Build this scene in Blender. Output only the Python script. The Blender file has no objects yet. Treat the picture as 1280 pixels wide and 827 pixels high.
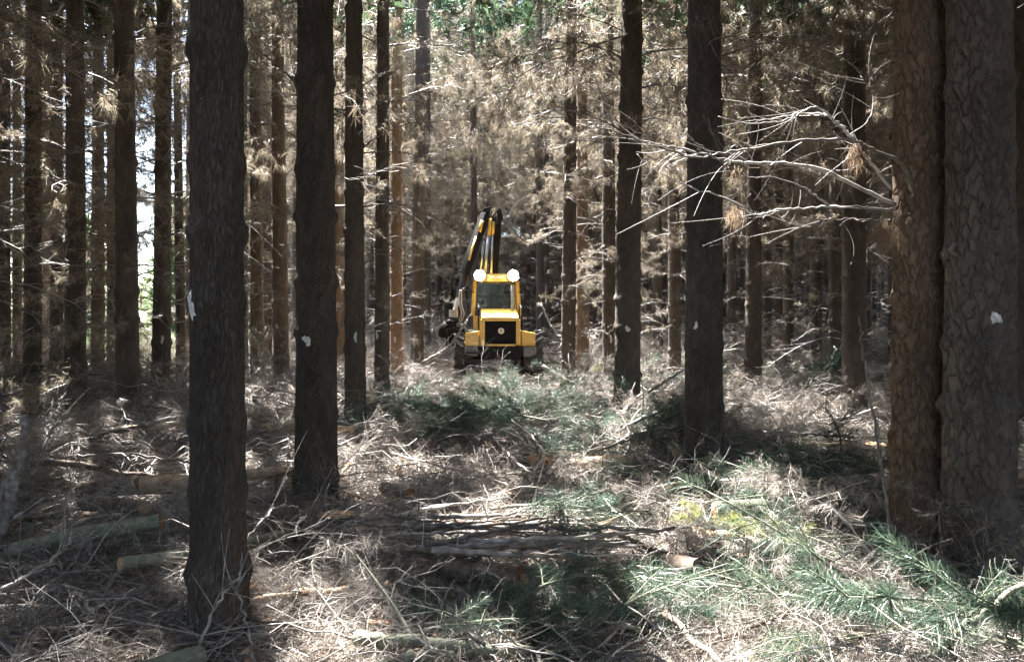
import bpy, bmesh, math, random
import numpy as np
from mathutils import Vector, Matrix

random.seed(7)
RNG = np.random.default_rng(7)
PI = math.pi
scene = bpy.context.scene
COL = scene.collection

# ------------------------------------------------------------------ camera
CAM_H, FPX, HOR = 1.6, 1010.0, 408.0          # eye height (m), focal length and horizon row in photo pixels
cam_d = bpy.data.cameras.new('camera')
cam = bpy.data.objects.new('camera', cam_d)
COL.objects.link(cam)
cam_d.sensor_width = 36.0
cam_d.lens = 36.0 * FPX / 1280.0
cam_d.clip_start = 0.05
cam_d.clip_end = 3000
cam.location = (0, 0, CAM_H)
cam.rotation_euler = (math.radians(90) - math.atan((413.5 - HOR) / FPX), 0, 0)
scene.camera = cam

# ------------------------------------------------------------------ sky and sun
SUN_EL, SUN_AZ = math.radians(60), math.radians(-30)      # azimuth from +Y, positive to the right
S = Vector((math.sin(SUN_AZ) * math.cos(SUN_EL), math.cos(SUN_AZ) * math.cos(SUN_EL), math.sin(SUN_EL)))
world = bpy.data.worlds.new('World')
scene.world = world
world.use_nodes = True
wn = world.node_tree.nodes
wl = world.node_tree.links
for n in list(wn):
    wn.remove(n)
wo = wn.new('ShaderNodeOutputWorld')
wb = wn.new('ShaderNodeBackground')
ws = wn.new('ShaderNodeTexSky')
ws.sky_type = 'NISHITA'
ws.sun_disc = False
ws.sun_elevation = SUN_EL
ws.sun_rotation = SUN_AZ
ws.air_density = 1.0
ws.dust_density = 2.0
wb.inputs['Strength'].default_value = 0.07
wl.new(ws.outputs[0], wb.inputs[0])
wl.new(wb.outputs[0], wo.inputs[0])
sun_d = bpy.data.lights.new('sun', 'SUN')
sun_d.energy = 5.0
sun_d.angle = math.radians(0.5)
sun_d.color = (1.0, 0.97, 0.93)
sun = bpy.data.objects.new('sun', sun_d)
COL.objects.link(sun)
sun.rotation_euler = (-S).to_track_quat('-Z', 'Y').to_euler()
sun.location = S * 60

vs = scene.view_settings
vs.view_transform = 'Standard'
vs.look = 'None'
vs.gamma = 1.0
vs.exposure = 3.65
scene.render.engine = 'CYCLES'
cy = scene.cycles
cy.max_bounces = 5
cy.diffuse_bounces = 3
cy.glossy_bounces = 2
cy.transmission_bounces = 6
cy.transparent_max_bounces = 6
cy.sample_clamp_indirect = 8.0
cy.use_denoising = True
cy.use_adaptive_sampling = True
cy.adaptive_threshold = 0.018
cy.caustics_reflective = False
cy.caustics_refractive = False


# ------------------------------------------------------------------ pixel helpers (a pixel gives a direction only)
def meadow_mask(x, y):
    """1 where the forest has ended on the left and the open field begins"""
    e = -x - .30 * y - 1.4
    f = y + .3 * x - 24.0
    return np.clip(np.minimum(e / 2.0, f / 2.0), 0, 1)


def ground(x, y):
    """height of the forest floor"""
    x = np.asarray(x, float)
    y = np.asarray(y, float)
    h = 0.05 * np.sin(0.9 * x + 0.4 * y + 1.0) + 0.045 * np.sin(1.3 * y - 0.7 * x) + 0.03 * np.sin(2.3 * x + 1.9 * y + 2.0)
    h = h + 0.02 * np.sin(4.1 * x - 2.7 * y) + 0.015 * np.sin(6.3 * y + 3.1 * x + .7)
    side = np.clip((np.abs(x + .2) - 1.3) / 1.2, 0, 1)
    h = h + 0.08 * side * side * (3 - 2 * side) * np.clip((y - 9) / 5, 0, 1)
    h = h - 0.10 * np.exp(-((x - 2.0) / .9) ** 2 - ((y - 7.8) / 1.3) ** 2)
    rut = np.exp(-((x + 1.3) / .38) ** 2) + np.exp(-((x - .75) / .38) ** 2)
    h = h - 0.10 * rut * np.clip((y - 2) / 4, 0, 1) * np.clip((30 - y) / 4, 0, 1)
    far = np.clip((np.hypot(x, y) - 60) / 60, 0, 1)
    up = np.clip(np.minimum(-x - .30 * y - 1.4, y + .3 * x - 24.0) / 14, 0, 1)
    rise = np.clip((y - 40) / 55, 0, 1) * np.clip((x + 24) / 10, 0, 1)
    return h * (1 - far) + 1.0 * up * up * (3 - 2 * up) + 12.0 * rise * rise * (3 - 2 * rise)


def gz(x, y):
    return float(ground(x, y))


def at(px, py, d):
    """point on the ray through photo pixel (px, py) at depth d metres"""
    return Vector(((px - 640) / FPX * d, d, CAM_H + (HOR - py) / FPX * d))


def on_ground(px, py, h=0.0):
    """where the ray through a pixel meets the forest floor raised by h"""
    d = 8.0
    for _ in range(30):
        z = gz((px - 640) / FPX * d, d) + h
        d = .5 * d + .5 * (CAM_H - z) * FPX / max(py - HOR, 6)
    return Vector(((px - 640) / FPX * d, d, gz((px - 640) / FPX * d, d) + h))


# ------------------------------------------------------------------ geometry in numpy
class Geo:
    """vertices, quads, triangles, material index of each face"""

    def __init__(s, v=None, q=None, t=None, mq=None, mt=None):
        s.v = np.zeros((0, 3)) if v is None else np.asarray(v, float)
        s.q = np.zeros((0, 4), int) if q is None else np.asarray(q, int)
        s.t = np.zeros((0, 3), int) if t is None else np.asarray(t, int)
        s.mq = np.zeros(len(s.q), int) if mq is None else mq
        s.mt = np.zeros(len(s.t), int) if mt is None else mt

    def mat(s, i):
        s.mq = np.full(len(s.q), i)
        s.mt = np.full(len(s.t), i)
        return s

    def xf(s, m):
        m = np.array(m)
        return Geo(s.v @ m[:3, :3].T + m[:3, 3], s.q, s.t, s.mq, s.mt)

    def only(s, i):
        """the faces of one material"""
        return Geo(s.v, s.q[s.mq == i], s.t[s.mt == i]).tidy()

    def tidy(s):
        used = np.unique(np.concatenate([s.q.ravel(), s.t.ravel()]))
        mp = np.zeros(len(s.v), int)
        mp[used] = np.arange(len(used))
        return Geo(s.v[used], mp[s.q], mp[s.t], s.mq, s.mt)


def join(gs):
    gs = [g for g in gs if g is not None and len(g.v)]
    if not gs:
        return Geo()
    off = np.cumsum([0] + [len(g.v) for g in gs[:-1]])
    return Geo(np.concatenate([g.v for g in gs]),
               np.concatenate([g.q + o for g, o in zip(gs, off)]),
               np.concatenate([g.t + o for g, o in zip(gs, off)]),
               np.concatenate([g.mq for g in gs]), np.concatenate([g.mt for g in gs]))


def to_mesh(name, g, mats, smooth=False):
    me = bpy.data.meshes.new(name)
    nq, nt = len(g.q), len(g.t)
    me.vertices.add(len(g.v))
    me.vertices.foreach_set('co', g.v.astype(np.float32).ravel())
    me.loops.add(4 * nq + 3 * nt)
    me.loops.foreach_set('vertex_index', np.concatenate([g.q.ravel(), g.t.ravel()]).astype(np.int32))
    me.polygons.add(nq + nt)
    me.polygons.foreach_set('loop_start', np.concatenate([np.arange(nq) * 4, 4 * nq + np.arange(nt) * 3]).astype(np.int32))
    me.polygons.foreach_set('material_index', np.concatenate([g.mq, g.mt]).astype(np.int32))
    if smooth:
        me.polygons.foreach_set('use_smooth', np.ones(nq + nt, bool))
    for m in mats:
        me.materials.append(m)
    me.update()
    me.validate()
    return me


def obj(name, me, parent=None, loc=None, rot=None, scale=None):
    o = bpy.data.objects.new(name, me)
    COL.objects.link(o)
    if parent:
        o.parent = parent
    if loc is not None:
        o.location = loc
    if rot is not None:
        o.rotation_euler = rot
    if scale is not None:
        o.scale = scale
    return o


def tag(o, label=None, cat=None, group=None, kind=None):
    if label:
        o['label'] = label
    if cat:
        o['category'] = cat
    if group:
        o['group'] = group
    if kind:
        o['kind'] = kind
    return o


def thing(name, loc, label, cat, group=None, rz=0.0):
    o = bpy.data.objects.new(name, None)
    o.empty_display_size = .2
    COL.objects.link(o)
    o.location = loc
    o.rotation_euler = (0, 0, rz)
    return tag(o, label, cat, group)


def smooth_path(P, n):
    """Catmull-Rom through the points, resampled to n points"""
    P = np.asarray(P, float)
    if len(P) < 3:
        t = np.linspace(0, 1, n)[:, None]
        return P[0] * (1 - t) + P[-1] * t
    Q = np.vstack([2 * P[0] - P[1], P, 2 * P[-1] - P[-2]])
    u = np.linspace(0, len(P) - 1 - 1e-6, n)
    i = u.astype(int)
    t = (u - i)[:, None]
    a, b, c, d = Q[i], Q[i + 1], Q[i + 2], Q[i + 3]
    return .5 * (2 * b + (c - a) * t + (2 * a - 5 * b + 4 * c - d) * t ** 2 + (3 * b - a - 3 * c + d) * t ** 3)


def tube(P, R, sides=5, cap=True):
    P = np.asarray(P, float)
    n = len(P)
    R = np.broadcast_to(np.asarray(R, float), (n,))
    T = np.gradient(P, axis=0)
    T /= np.linalg.norm(T, axis=1)[:, None] + 1e-9
    up = np.array([0, 0, 1.0]) if abs(T[:, 2]).mean() < .8 else np.array([1.0, 0, 0])
    A = np.cross(T, up)
    A /= np.linalg.norm(A, axis=1)[:, None] + 1e-9
    B = np.cross(T, A)
    th = np.arange(sides) * 2 * PI / sides
    V = P[:, None, :] + R[:, None, None] * (np.cos(th)[None, :, None] * A[:, None, :] + np.sin(th)[None, :, None] * B[:, None, :])
    i = np.arange(n - 1)[:, None] * sides
    j = np.arange(sides)[None, :]
    k = (j + 1) % sides
    q = np.stack([i + j, i + k, i + sides + k, i + sides + j], -1).reshape(-1, 4)
    v = V.reshape(-1, 3)
    t = np.zeros((0, 3), int)
    if cap:
        m = len(v)
        v = np.vstack([v, P[0], P[-1]])
        jj = np.arange(sides)
        kk = (jj + 1) % sides
        t = np.vstack([np.stack([np.full(sides, m), kk, jj], 1),
                       np.stack([np.full(sides, m + 1), (n - 1) * sides + jj, (n - 1) * sides + kk], 1)])
    return Geo(v, q, t)


def needles(base, dirs, length, width, droop=0.0, bent=False):
    """one thin blade for each base point and direction"""
    base = np.asarray(base, float)
    n = len(base)
    dirs = dirs / (np.linalg.norm(dirs, axis=1)[:, None] + 1e-9)
    length = np.broadcast_to(length, (n,))[:, None]
    r = RNG.normal(size=(n, 3))
    w = np.cross(dirs, r)
    w /= np.linalg.norm(w, axis=1)[:, None] + 1e-9
    w = w * (width * .5)
    down = np.array([0, 0, -1.0]) * droop
    i = np.arange(n)
    if not bent:
        tip = base + dirs * length + down * length
        v = np.stack([base - w, base + w, tip], 1).reshape(-1, 3)
        return Geo(v, None, np.stack([3 * i, 3 * i + 1, 3 * i + 2], 1))
    side = np.cross(dirs, w)
    side /= np.linalg.norm(side, axis=1)[:, None] + 1e-9
    bend = RNG.normal(size=(n, 1)) * .22
    mid = base + dirs * length * .55 + side * bend * length * .5 + down * length * .2
    tip = base + dirs * length * .95 - side * bend * length * .4 + down * length
    v = np.stack([base - w, base + w, mid + w * .9, mid - w * .9, tip], 1).reshape(-1, 3)
    return Geo(v, np.stack([5 * i, 5 * i + 1, 5 * i + 2, 5 * i + 3], 1), np.stack([5 * i + 3, 5 * i + 2, 5 * i + 4], 1))


def unit(a):
    return a / (np.linalg.norm(a, axis=-1, keepdims=True) + 1e-9)


def rot_to(d):
    """rotation that takes +X to direction d"""
    return np.array(Vector(d).to_track_quat('X', 'Z').to_matrix())


# ------------------------------------------------------------------ materials
def new_mat(name):
    m = bpy.data.materials.new(name)
    m.use_nodes = True
    nt = m.node_tree
    for n in list(nt.nodes):
        nt.nodes.remove(n)
    return m, nt.nodes, nt.links


def ramp(nodes, stops):
    r = nodes.new('ShaderNodeValToRGB')
    e = r.color_ramp.elements
    e[0].position, e[0].color = stops[0][0], (*stops[0][1], 1)
    e[1].position, e[1].color = stops[-1][0], (*stops[-1][1], 1)
    for p, c in stops[1:-1]:
        k = e.new(p)
        k.color = (*c, 1)
    return r


def foliage_mat(name, stops, trans=.4, rough=.5, objvar=.3):
    """thin needles: colour differs from needle to needle, some light passes through"""
    m, N, L = new_mat(name)
    out = N.new('ShaderNodeOutputMaterial')
    geo = N.new('ShaderNodeNewGeometry')
    oi = N.new('ShaderNodeObjectInfo')
    mix = N.new('ShaderNodeMath')
    mix.operation = 'MULTIPLY_ADD'
    mix.inputs[1].default_value = 1 - objvar
    mul = N.new('ShaderNodeMath')
    mul.operation = 'MULTIPLY'
    mul.inputs[1].default_value = objvar
    L.new(geo.outputs['Random Per Island'], mix.inputs[0])
    L.new(oi.outputs['Random'], mul.inputs[0])
    L.new(mul.outputs[0], mix.inputs[2])
    r = ramp(N, stops)
    L.new(mix.outputs[0], r.inputs[0])
    b = N.new('ShaderNodeBsdfPrincipled')
    b.inputs['Roughness'].default_value = rough
    b.inputs['Specular IOR Level'].default_value = .35
    t = N.new('ShaderNodeBsdfTranslucent')
    L.new(r.outputs[0], b.inputs['Base Color'])
    L.new(r.outputs[0], t.inputs['Color'])
    ms = N.new('ShaderNodeMixShader')
    ms.inputs[0].default_value = trans
    L.new(b.outputs[0], ms.inputs[1])
    L.new(t.outputs[0], ms.inputs[2])
    L.new(ms.outputs[0], out.inputs[0])
    return m


def wood_mat(name, stops, scale=(30, 30, 6), rough=.75, spec=.3, bump=.3, bdist=.004, objvar=.0, coord='Object', detail=2):
    m, N, L = new_mat(name)
    out = N.new('ShaderNodeOutputMaterial')
    tc = N.new('ShaderNodeTexCoord')
    mp = N.new('ShaderNodeMapping')
    mp.inputs['Scale'].default_value = scale
    L.new(tc.outputs[coord], mp.inputs[0])
    nz = N.new('ShaderNodeTexNoise')
    nz.inputs['Scale'].default_value = 1.0
    nz.inputs['Detail'].default_value = detail
    nz.inputs['Roughness'].default_value = .65
    L.new(mp.outputs[0], nz.inputs['Vector'])
    r = ramp(N, stops)
    src = nz.outputs[0]
    if objvar:
        oi = N.new('ShaderNodeObjectInfo')
        a = N.new('ShaderNodeMath')
        a.operation = 'MULTIPLY_ADD'
        a.inputs[1].default_value = objvar
        L.new(oi.outputs['Random'], a.inputs[0])
        s = N.new('ShaderNodeMath')
        s.operation = 'SUBTRACT'
        s.inputs[1].default_value = objvar * .5
        L.new(nz.outputs[0], a.inputs[2])
        L.new(a.outputs[0], s.inputs[0])
        src = s.outputs[0]
    L.new(src, r.inputs[0])
    b = N.new('ShaderNodeBsdfPrincipled')
    b.inputs['Roughness'].default_value = rough
    b.inputs['Specular IOR Level'].default_value = spec
    L.new(r.outputs[0], b.inputs['Base Color'])
    if bump:
        bp = N.new('ShaderNodeBump')
        bp.inputs['Strength'].default_value = bump
        bp.inputs['Distance'].default_value = bdist
        L.new(nz.outputs[0], bp.inputs['Height'])
        L.new(bp.outputs[0], b.inputs['Normal'])
    L.new(b.outputs[0], out.inputs[0])
    return m


def plain_mat(name, col, rough=.5, metal=0.0, spec=.5, dirt=.25, dirtcol=(.06, .05, .04), scale=9.0):
    """painted or rubber surface with worn, dusty blotches"""
    m, N, L = new_mat(name)
    out = N.new('ShaderNodeOutputMaterial')
    tc = N.new('ShaderNodeTexCoord')
    nz = N.new('ShaderNodeTexNoise')
    nz.inputs['Scale'].default_value = scale
    nz.inputs['Detail'].default_value = 7
    nz.inputs['Roughness'].default_value = .7
    L.new(tc.outputs['Object'], nz.inputs['Vector'])
    r = ramp(N, [(.42, (0, 0, 0)), (.75, (dirt, dirt, dirt))])
    L.new(nz.outputs[0], r.inputs[0])
    mx = N.new('ShaderNodeMix')
    mx.data_type = 'RGBA'
    mx.inputs[6].default_value = (*col, 1)
    mx.inputs[7].default_value = (*dirtcol, 1)
    L.new(r.outputs[0], mx.inputs[0])
    b = N.new('ShaderNodeBsdfPrincipled')
    b.inputs['Roughness'].default_value = rough
    b.inputs['Metallic'].default_value = metal
    b.inputs['Specular IOR Level'].default_value = spec
    L.new(mx.outputs[2], b.inputs['Base Color'])
    L.new(b.outputs[0], out.inputs[0])
    return m


def bark_mat(name, c0, c1, c2, vs_=34.0, bump=.8, dist=.006, fleck=False):
    """furrowed pine bark: fine plates and grain over the modelled relief"""
    m, N, L = new_mat(name)
    out = N.new('ShaderNodeOutputMaterial')
    tc = N.new('ShaderNodeTexCoord')
    mp = N.new('ShaderNodeMapping')
    mp.inputs['Scale'].default_value = (1, 1, .30)
    L.new(tc.outputs['Object'], mp.inputs[0])
    n1 = N.new('ShaderNodeTexNoise')
    n1.inputs['Scale'].default_value = 70
    n1.inputs['Detail'].default_value = 8
    n1.inputs['Roughness'].default_value = .7
    L.new(mp.outputs[0], n1.inputs['Vector'])
    n2 = N.new('ShaderNodeTexNoise')
    n2.inputs['Scale'].default_value = 3.2
    n2.inputs['Detail'].default_value = 4
    L.new(mp.outputs[0], n2.inputs['Vector'])
    vo = N.new('ShaderNodeTexVoronoi')
    vo.feature = 'DISTANCE_TO_EDGE'
    vo.inputs['Scale'].default_value = vs_
    wv = N.new('ShaderNodeVectorMath')
    wv.operation = 'MULTIPLY_ADD'
    wv.inputs[1].default_value = (.02, .02, .02)
    L.new(n1.outputs['Color'], wv.inputs[0])
    L.new(mp.outputs[0], wv.inputs[2])
    L.new(wv.outputs[0], vo.inputs['Vector'])
    cl = N.new('ShaderNodeMath')
    cl.operation = 'MINIMUM'
    cl.inputs[1].default_value = .16
    L.new(vo.outputs[0], cl.inputs[0])
    ad = N.new('ShaderNodeMath')
    ad.operation = 'MULTIPLY_ADD'
    ad.inputs[1].default_value = 4.0
    L.new(cl.outputs[0], ad.inputs[0])
    L.new(n1.outputs[0], ad.inputs[2])
    mixn = N.new('ShaderNodeMath')
    mixn.operation = 'MULTIPLY_ADD'
    mixn.inputs[1].default_value = .55
    L.new(n1.outputs[0], mixn.inputs[0])
    h = N.new('ShaderNodeMath')
    h.operation = 'MULTIPLY'
    h.inputs[1].default_value = .45
    L.new(n2.outputs[0], h.inputs[0])
    L.new(h.outputs[0], mixn.inputs[2])
    pa = N.new('ShaderNodeAttribute')
    pa.attribute_name = 'plate'
    pm = N.new('ShaderNodeMath')
    pm.operation = 'MULTIPLY_ADD'
    pm.inputs[1].default_value = .10
    L.new(pa.outputs['Fac'], pm.inputs[0])
    L.new(mixn.outputs[0], pm.inputs[2])
    ps = N.new('ShaderNodeMath')
    ps.operation = 'SUBTRACT'
    ps.inputs[1].default_value = .05
    L.new(pm.outputs[0], ps.inputs[0])
    r = ramp(N, [(.34, c0), (.5, c1), (.68, c2)])
    L.new(ps.outputs[0], r.inputs[0])
    b = N.new('ShaderNodeBsdfPrincipled')
    b.inputs['Roughness'].default_value = .82
    b.inputs['Specular IOR Level'].default_value = .3
    L.new(r.outputs[0], b.inputs['Base Color'])
    if fleck:                                   # small pale lichen specks
        n3 = N.new('ShaderNodeTexVoronoi')
        n3.inputs['Scale'].default_value = 42
        L.new(wv.outputs[0], n3.inputs['Vector'])
        fr = ramp(N, [(.07, (1, 1, 1)), (.11, (0, 0, 0))])
        L.new(n3.outputs['Distance'], fr.inputs[0])
        fm = N.new('ShaderNodeMath')
        fm.operation = 'MULTIPLY'
        fg = ramp(N, [(.52, (0, 0, 0)), (.62, (1, 1, 1))])
        n4 = N.new('ShaderNodeTexNoise')
        n4.inputs['Scale'].default_value = 9
        L.new(tc.outputs['Object'], n4.inputs['Vector'])
        L.new(n4.outputs[0], fg.inputs[0])
        L.new(fr.outputs[0], fm.inputs[0])
        L.new(fg.outputs[0], fm.inputs[1])
        mx = N.new('ShaderNodeMix')
        mx.data_type = 'RGBA'
        L.new(fm.outputs[0], mx.inputs[0])
        L.new(r.outputs[0], mx.inputs[6])
        mx.inputs[7].default_value = (.34, .33, .30, 1)
        L.new(mx.outputs[2], b.inputs['Base Color'])
    bp = N.new('ShaderNodeBump')
    bp.inputs['Strength'].default_value = bump
    bp.inputs['Distance'].default_value = dist
    L.new(ad.outputs[0], bp.inputs['Height'])
    L.new(bp.outputs[0], b.inputs['Normal'])
    L.new(b.outputs[0], out.inputs[0])
    return m


M = {}
M['bark'] = bark_mat('pine_bark', (.055, .045, .037), (.108, .088, .073), (.18, .15, .125))
M['bark_brown'] = bark_mat('pine_bark_brown', (.07, .045, .03), (.14, .095, .064), (.22, .165, .12), vs_=48, bump=.7)
M['bark_near'] = bark_mat('pine_bark_plated', (.05, .041, .035), (.10, .083, .071), (.17, .144, .123), vs_=60, bump=.5)
M['bark_fine'] = bark_mat('pine_bark_fine', (.042, .035, .03), (.085, .071, .06), (.16, .135, .115), vs_=38, bump=1.0, dist=.014, fleck=True)
M['bark_orange'] = bark_mat('pine_bark_sunlit', (.16, .095, .055), (.30, .19, .115), (.42, .29, .19))  # lit copy of the bark: sunlight put into the colour
M['bark_pale'] = bark_mat('pine_bark_pale', (.10, .07, .045), (.18, .13, .09), (.27, .20, .14))  # paler bark; light from the gap is put into the light brown stems' colour
M['twig'] = wood_mat('dead_twig', [(.3, (.10, .086, .076)), (.5, (.20, .176, .158)), (.7, (.40, .365, .335))], scale=(14, 14, 14), rough=.5, spec=.5, bump=0, objvar=.45)
M['stick'] = wood_mat('grey_stick', [(.3, (.11, .094, .082)), (.5, (.22, .194, .172)), (.7, (.40, .37, .34))], scale=(9, 9, 9), rough=.55, spec=.45, bump=0, objvar=.5)
M['green_stem'] = wood_mat('fresh_pole_bark', [(.3, (.09, .10, .07)), (.5, (.17, .18, .125)), (.7, (.27, .27, .21))], scale=(16, 16, 16), rough=.65, spec=.3, bump=.7, bdist=.01, objvar=.2, detail=7)
M['log_bark'] = wood_mat('log_bark', [(.3, (.07, .052, .04)), (.5, (.15, .115, .09)), (.7, (.30, .24, .19))], scale=(22, 22, 22), rough=.85, spec=.25, bump=.8, bdist=.012, objvar=.25, detail=6)
M['log_pale'] = wood_mat('stripped_log', [(.3, (.26, .16, .09)), (.5, (.50, .36, .23)), (.7, (.66, .52, .38))], scale=(9, 9, 9), rough=.6, spec=.35, bump=.4, objvar=.2)
M['cut'] = wood_mat('fresh_cut_wood', [(.3, (.42, .24, .11)), (.5, (.58, .38, .20)), (.7, (.70, .52, .32))], scale=(40, 40, 40), rough=.6, spec=.3, bump=.3)
M['rot'] = wood_mat('broken_red_wood', [(.3, (.14, .05, .025)), (.5, (.30, .13, .06)), (.7, (.48, .27, .14))], scale=(30, 30, 30), rough=.8, spec=.2, bump=.5)
M['dead'] = foliage_mat('dead_needles', [(.05, (.13, .105, .075)), (.5, (.28, .235, .17)), (.95, (.50, .44, .34))], trans=.42)
M['litter'] = foliage_mat('litter_needles', [(.05, (.11, .093, .08)), (.5, (.25, .216, .185)), (.95, (.53, .48, .425))], trans=.2, objvar=.35)
M['tuft'] = foliage_mat('orange_needles', [(.05, (.15, .10, .065)), (.5, (.27, .19, .125)), (.95, (.42, .33, .235))], trans=.4)
M['green'] = foliage_mat('green_needles', [(.03, (.028, .046, .034)), (.5, (.055, .092, .064)), (.88, (.12, .165, .115)), (.97, (.26, .21, .13))], trans=.3, rough=.36, objvar=.4)
M['lime'] = foliage_mat('yellow_green_needles', [(.05, (.12, .15, .03)), (.5, (.24, .27, .06)), (.95, (.42, .40, .14))], trans=.4, rough=.4)
M['canopy'] = foliage_mat('canopy_needles', [(.05, (.03, .055, .028)), (.5, (.055, .095, .05)), (.95, (.11, .15, .075))], trans=.35, rough=.45, objvar=.4)
M['grass'] = foliage_mat('meadow_grass', [(.05, (.08, .11, .05)), (.5, (.14, .18, .08)), (.95, (.26, .29, .15))], trans=.4)
M['paint'] = plain_mat('white_marking_paint', (.80, .80, .78), rough=.7, dirt=.45, dirtcol=(.25, .22, .2), scale=60)
M['chip'] = wood_mat('bark_flakes', [(.3, (.16, .08, .045)), (.5, (.34, .20, .12)), (.7, (.55, .40, .27))], scale=(8, 8, 8), rough=.8, bump=0, objvar=.5)
M['yellow'] = plain_mat('yellow_paint', (.74, .47, .10), rough=.26, dirt=.45, dirtcol=(.25, .17, .07))
M['grey'] = plain_mat('grey_bumper', (.15, .15, .155), rough=.5, dirt=.4)
M['black'] = plain_mat('black_steel', (.016, .016, .018), rough=.8, spec=.06, dirt=.4, dirtcol=(.06, .055, .05))
M['rubber'] = plain_mat('tyre_rubber', (.035, .035, .037), rough=.6, spec=.4, dirt=.8, dirtcol=(.16, .145, .125), scale=6)
M['steel'] = plain_mat('hydraulic_steel', (.45, .47, .50), rough=.3, metal=.8, dirt=.3)
M['hose'] = plain_mat('hydraulic_hose', (.05, .05, .055), rough=.5)
M['palehose'] = plain_mat('worn_pale_hose', (.45, .44, .42), rough=.5, dirt=.5)
M['seat'] = plain_mat('dark_seat_fabric', (.03, .03, .033), rough=.9)
M['white'] = plain_mat('white_badge', (.78, .78, .74), rough=.4, dirt=.2)
M['interior'] = plain_mat('grey_cab_trim', (.30, .30, .31), rough=.7)


def glass_mat():
    m, N, L = new_mat('cab_glass')
    out = N.new('ShaderNodeOutputMaterial')
    t = N.new('ShaderNodeBsdfTransparent')
    t.inputs[0].default_value = (.82, .88, .88, 1)
    g = N.new('ShaderNodeBsdfGlossy')
    g.inputs['Roughness'].default_value = .06
    fr = N.new('ShaderNodeFresnel')
    fr.inputs[0].default_value = 1.22
    nz = N.new('ShaderNodeTexNoise')
    nz.inputs['Scale'].default_value = 6
    a = N.new('ShaderNodeMath')
    a.operation = 'MULTIPLY_ADD'
    a.inputs[1].default_value = .004
    L.new(nz.outputs[0], a.inputs[0])
    L.new(fr.outputs[0], a.inputs[2])
    ms = N.new('ShaderNodeMixShader')
    L.new(a.outputs[0], ms.inputs[0])
    L.new(t.outputs[0], ms.inputs[1])
    L.new(g.outputs[0], ms.inputs[2])
    L.new(ms.outputs[0], out.inputs[0])
    return m


M['glass'] = glass_mat()


def lamp_mat():
    m, N, L = new_mat('lit_work_lamp')
    out = N.new('ShaderNodeOutputMaterial')
    e = N.new('ShaderNodeEmission')
    e.inputs[0].default_value = (.93, .97, 1, 1)
    e.inputs[1].default_value = 40.0
    L.new(e.outputs[0], out.inputs[0])
    return m


M['lamp'] = lamp_mat()


def soil_mat():
    m, N, L = new_mat('forest_soil')
    out = N.new('ShaderNodeOutputMaterial')
    tc = N.new('ShaderNodeTexCoord')
    n1 = N.new('ShaderNodeTexNoise')
    n1.inputs['Scale'].default_value = 18
    n1.inputs['Detail'].default_value = 10
    n1.inputs['Roughness'].default_value = .75
    L.new(tc.outputs['Object'], n1.inputs['Vector'])
    r = ramp(N, [(.3, (.05, .036, .027)), (.5, (.12, .088, .064)), (.7, (.24, .18, .135))])
    L.new(n1.outputs[0], r.inputs[0])
    g = ramp(N, [(.3, (.06, .13, .03)), (.5, (.11, .21, .05)), (.7, (.2, .28, .09))])
    L.new(n1.outputs[0], g.inputs[0])
    at_ = N.new('ShaderNodeAttribute')
    at_.attribute_name = 'meadow'
    mx = N.new('ShaderNodeMix')
    mx.data_type = 'RGBA'
    L.new(at_.outputs['Fac'], mx.inputs[0])
    L.new(r.outputs[0], mx.inputs[6])
    L.new(g.outputs[0], mx.inputs[7])
    b = N.new('ShaderNodeBsdfPrincipled')
    b.inputs['Roughness'].default_value = .9
    b.inputs['Specular IOR Level'].default_value = .2
    L.new(mx.outputs[2], b.inputs['Base Color'])
    bp = N.new('ShaderNodeBump')
    bp.inputs['Strength'].default_value = .8
    bp.inputs['Distance'].default_value = .03
    L.new(n1.outputs[0], bp.inputs['Height'])
    L.new(bp.outputs[0], b.inputs['Normal'])
    L.new(b.outputs[0], out.inputs[0])
    return m


M['soil'] = soil_mat()


# ------------------------------------------------------------------ the ground
def make_ground():
    def axis(lo, hi, fine, far, n):
        c = np.arange(lo, hi + 1e-6, fine)
        k = np.linspace(0, 1, n)[1:] ** 2.2
        return np.concatenate([(lo - k * far)[::-1], c, hi + k * far])
    xs = axis(-14, 14, .2, 900, 40)
    ys = axis(-2, 32, .2, 900, 40)
    X, Y = np.meshgrid(xs, ys)
    Z = ground(X, Y)
    v = np.stack([X, Y, Z], -1).reshape(-1, 3)
    nx, ny = len(xs), len(ys)
    i = np.arange(ny - 1)[:, None] * nx + np.arange(nx - 1)[None, :]
    q = np.stack([i, i + 1, i + nx + 1, i + nx], -1).reshape(-1, 4)
    me = to_mesh('ground', Geo(v, q), [M['soil']], True)
    a = me.attributes.new('meadow', 'FLOAT', 'POINT')
    a.data.foreach_set('value', meadow_mask(v[:, 0], v[:, 1]).astype(np.float32))
    tag(obj('ground', me), kind='structure')


make_ground()


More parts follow.
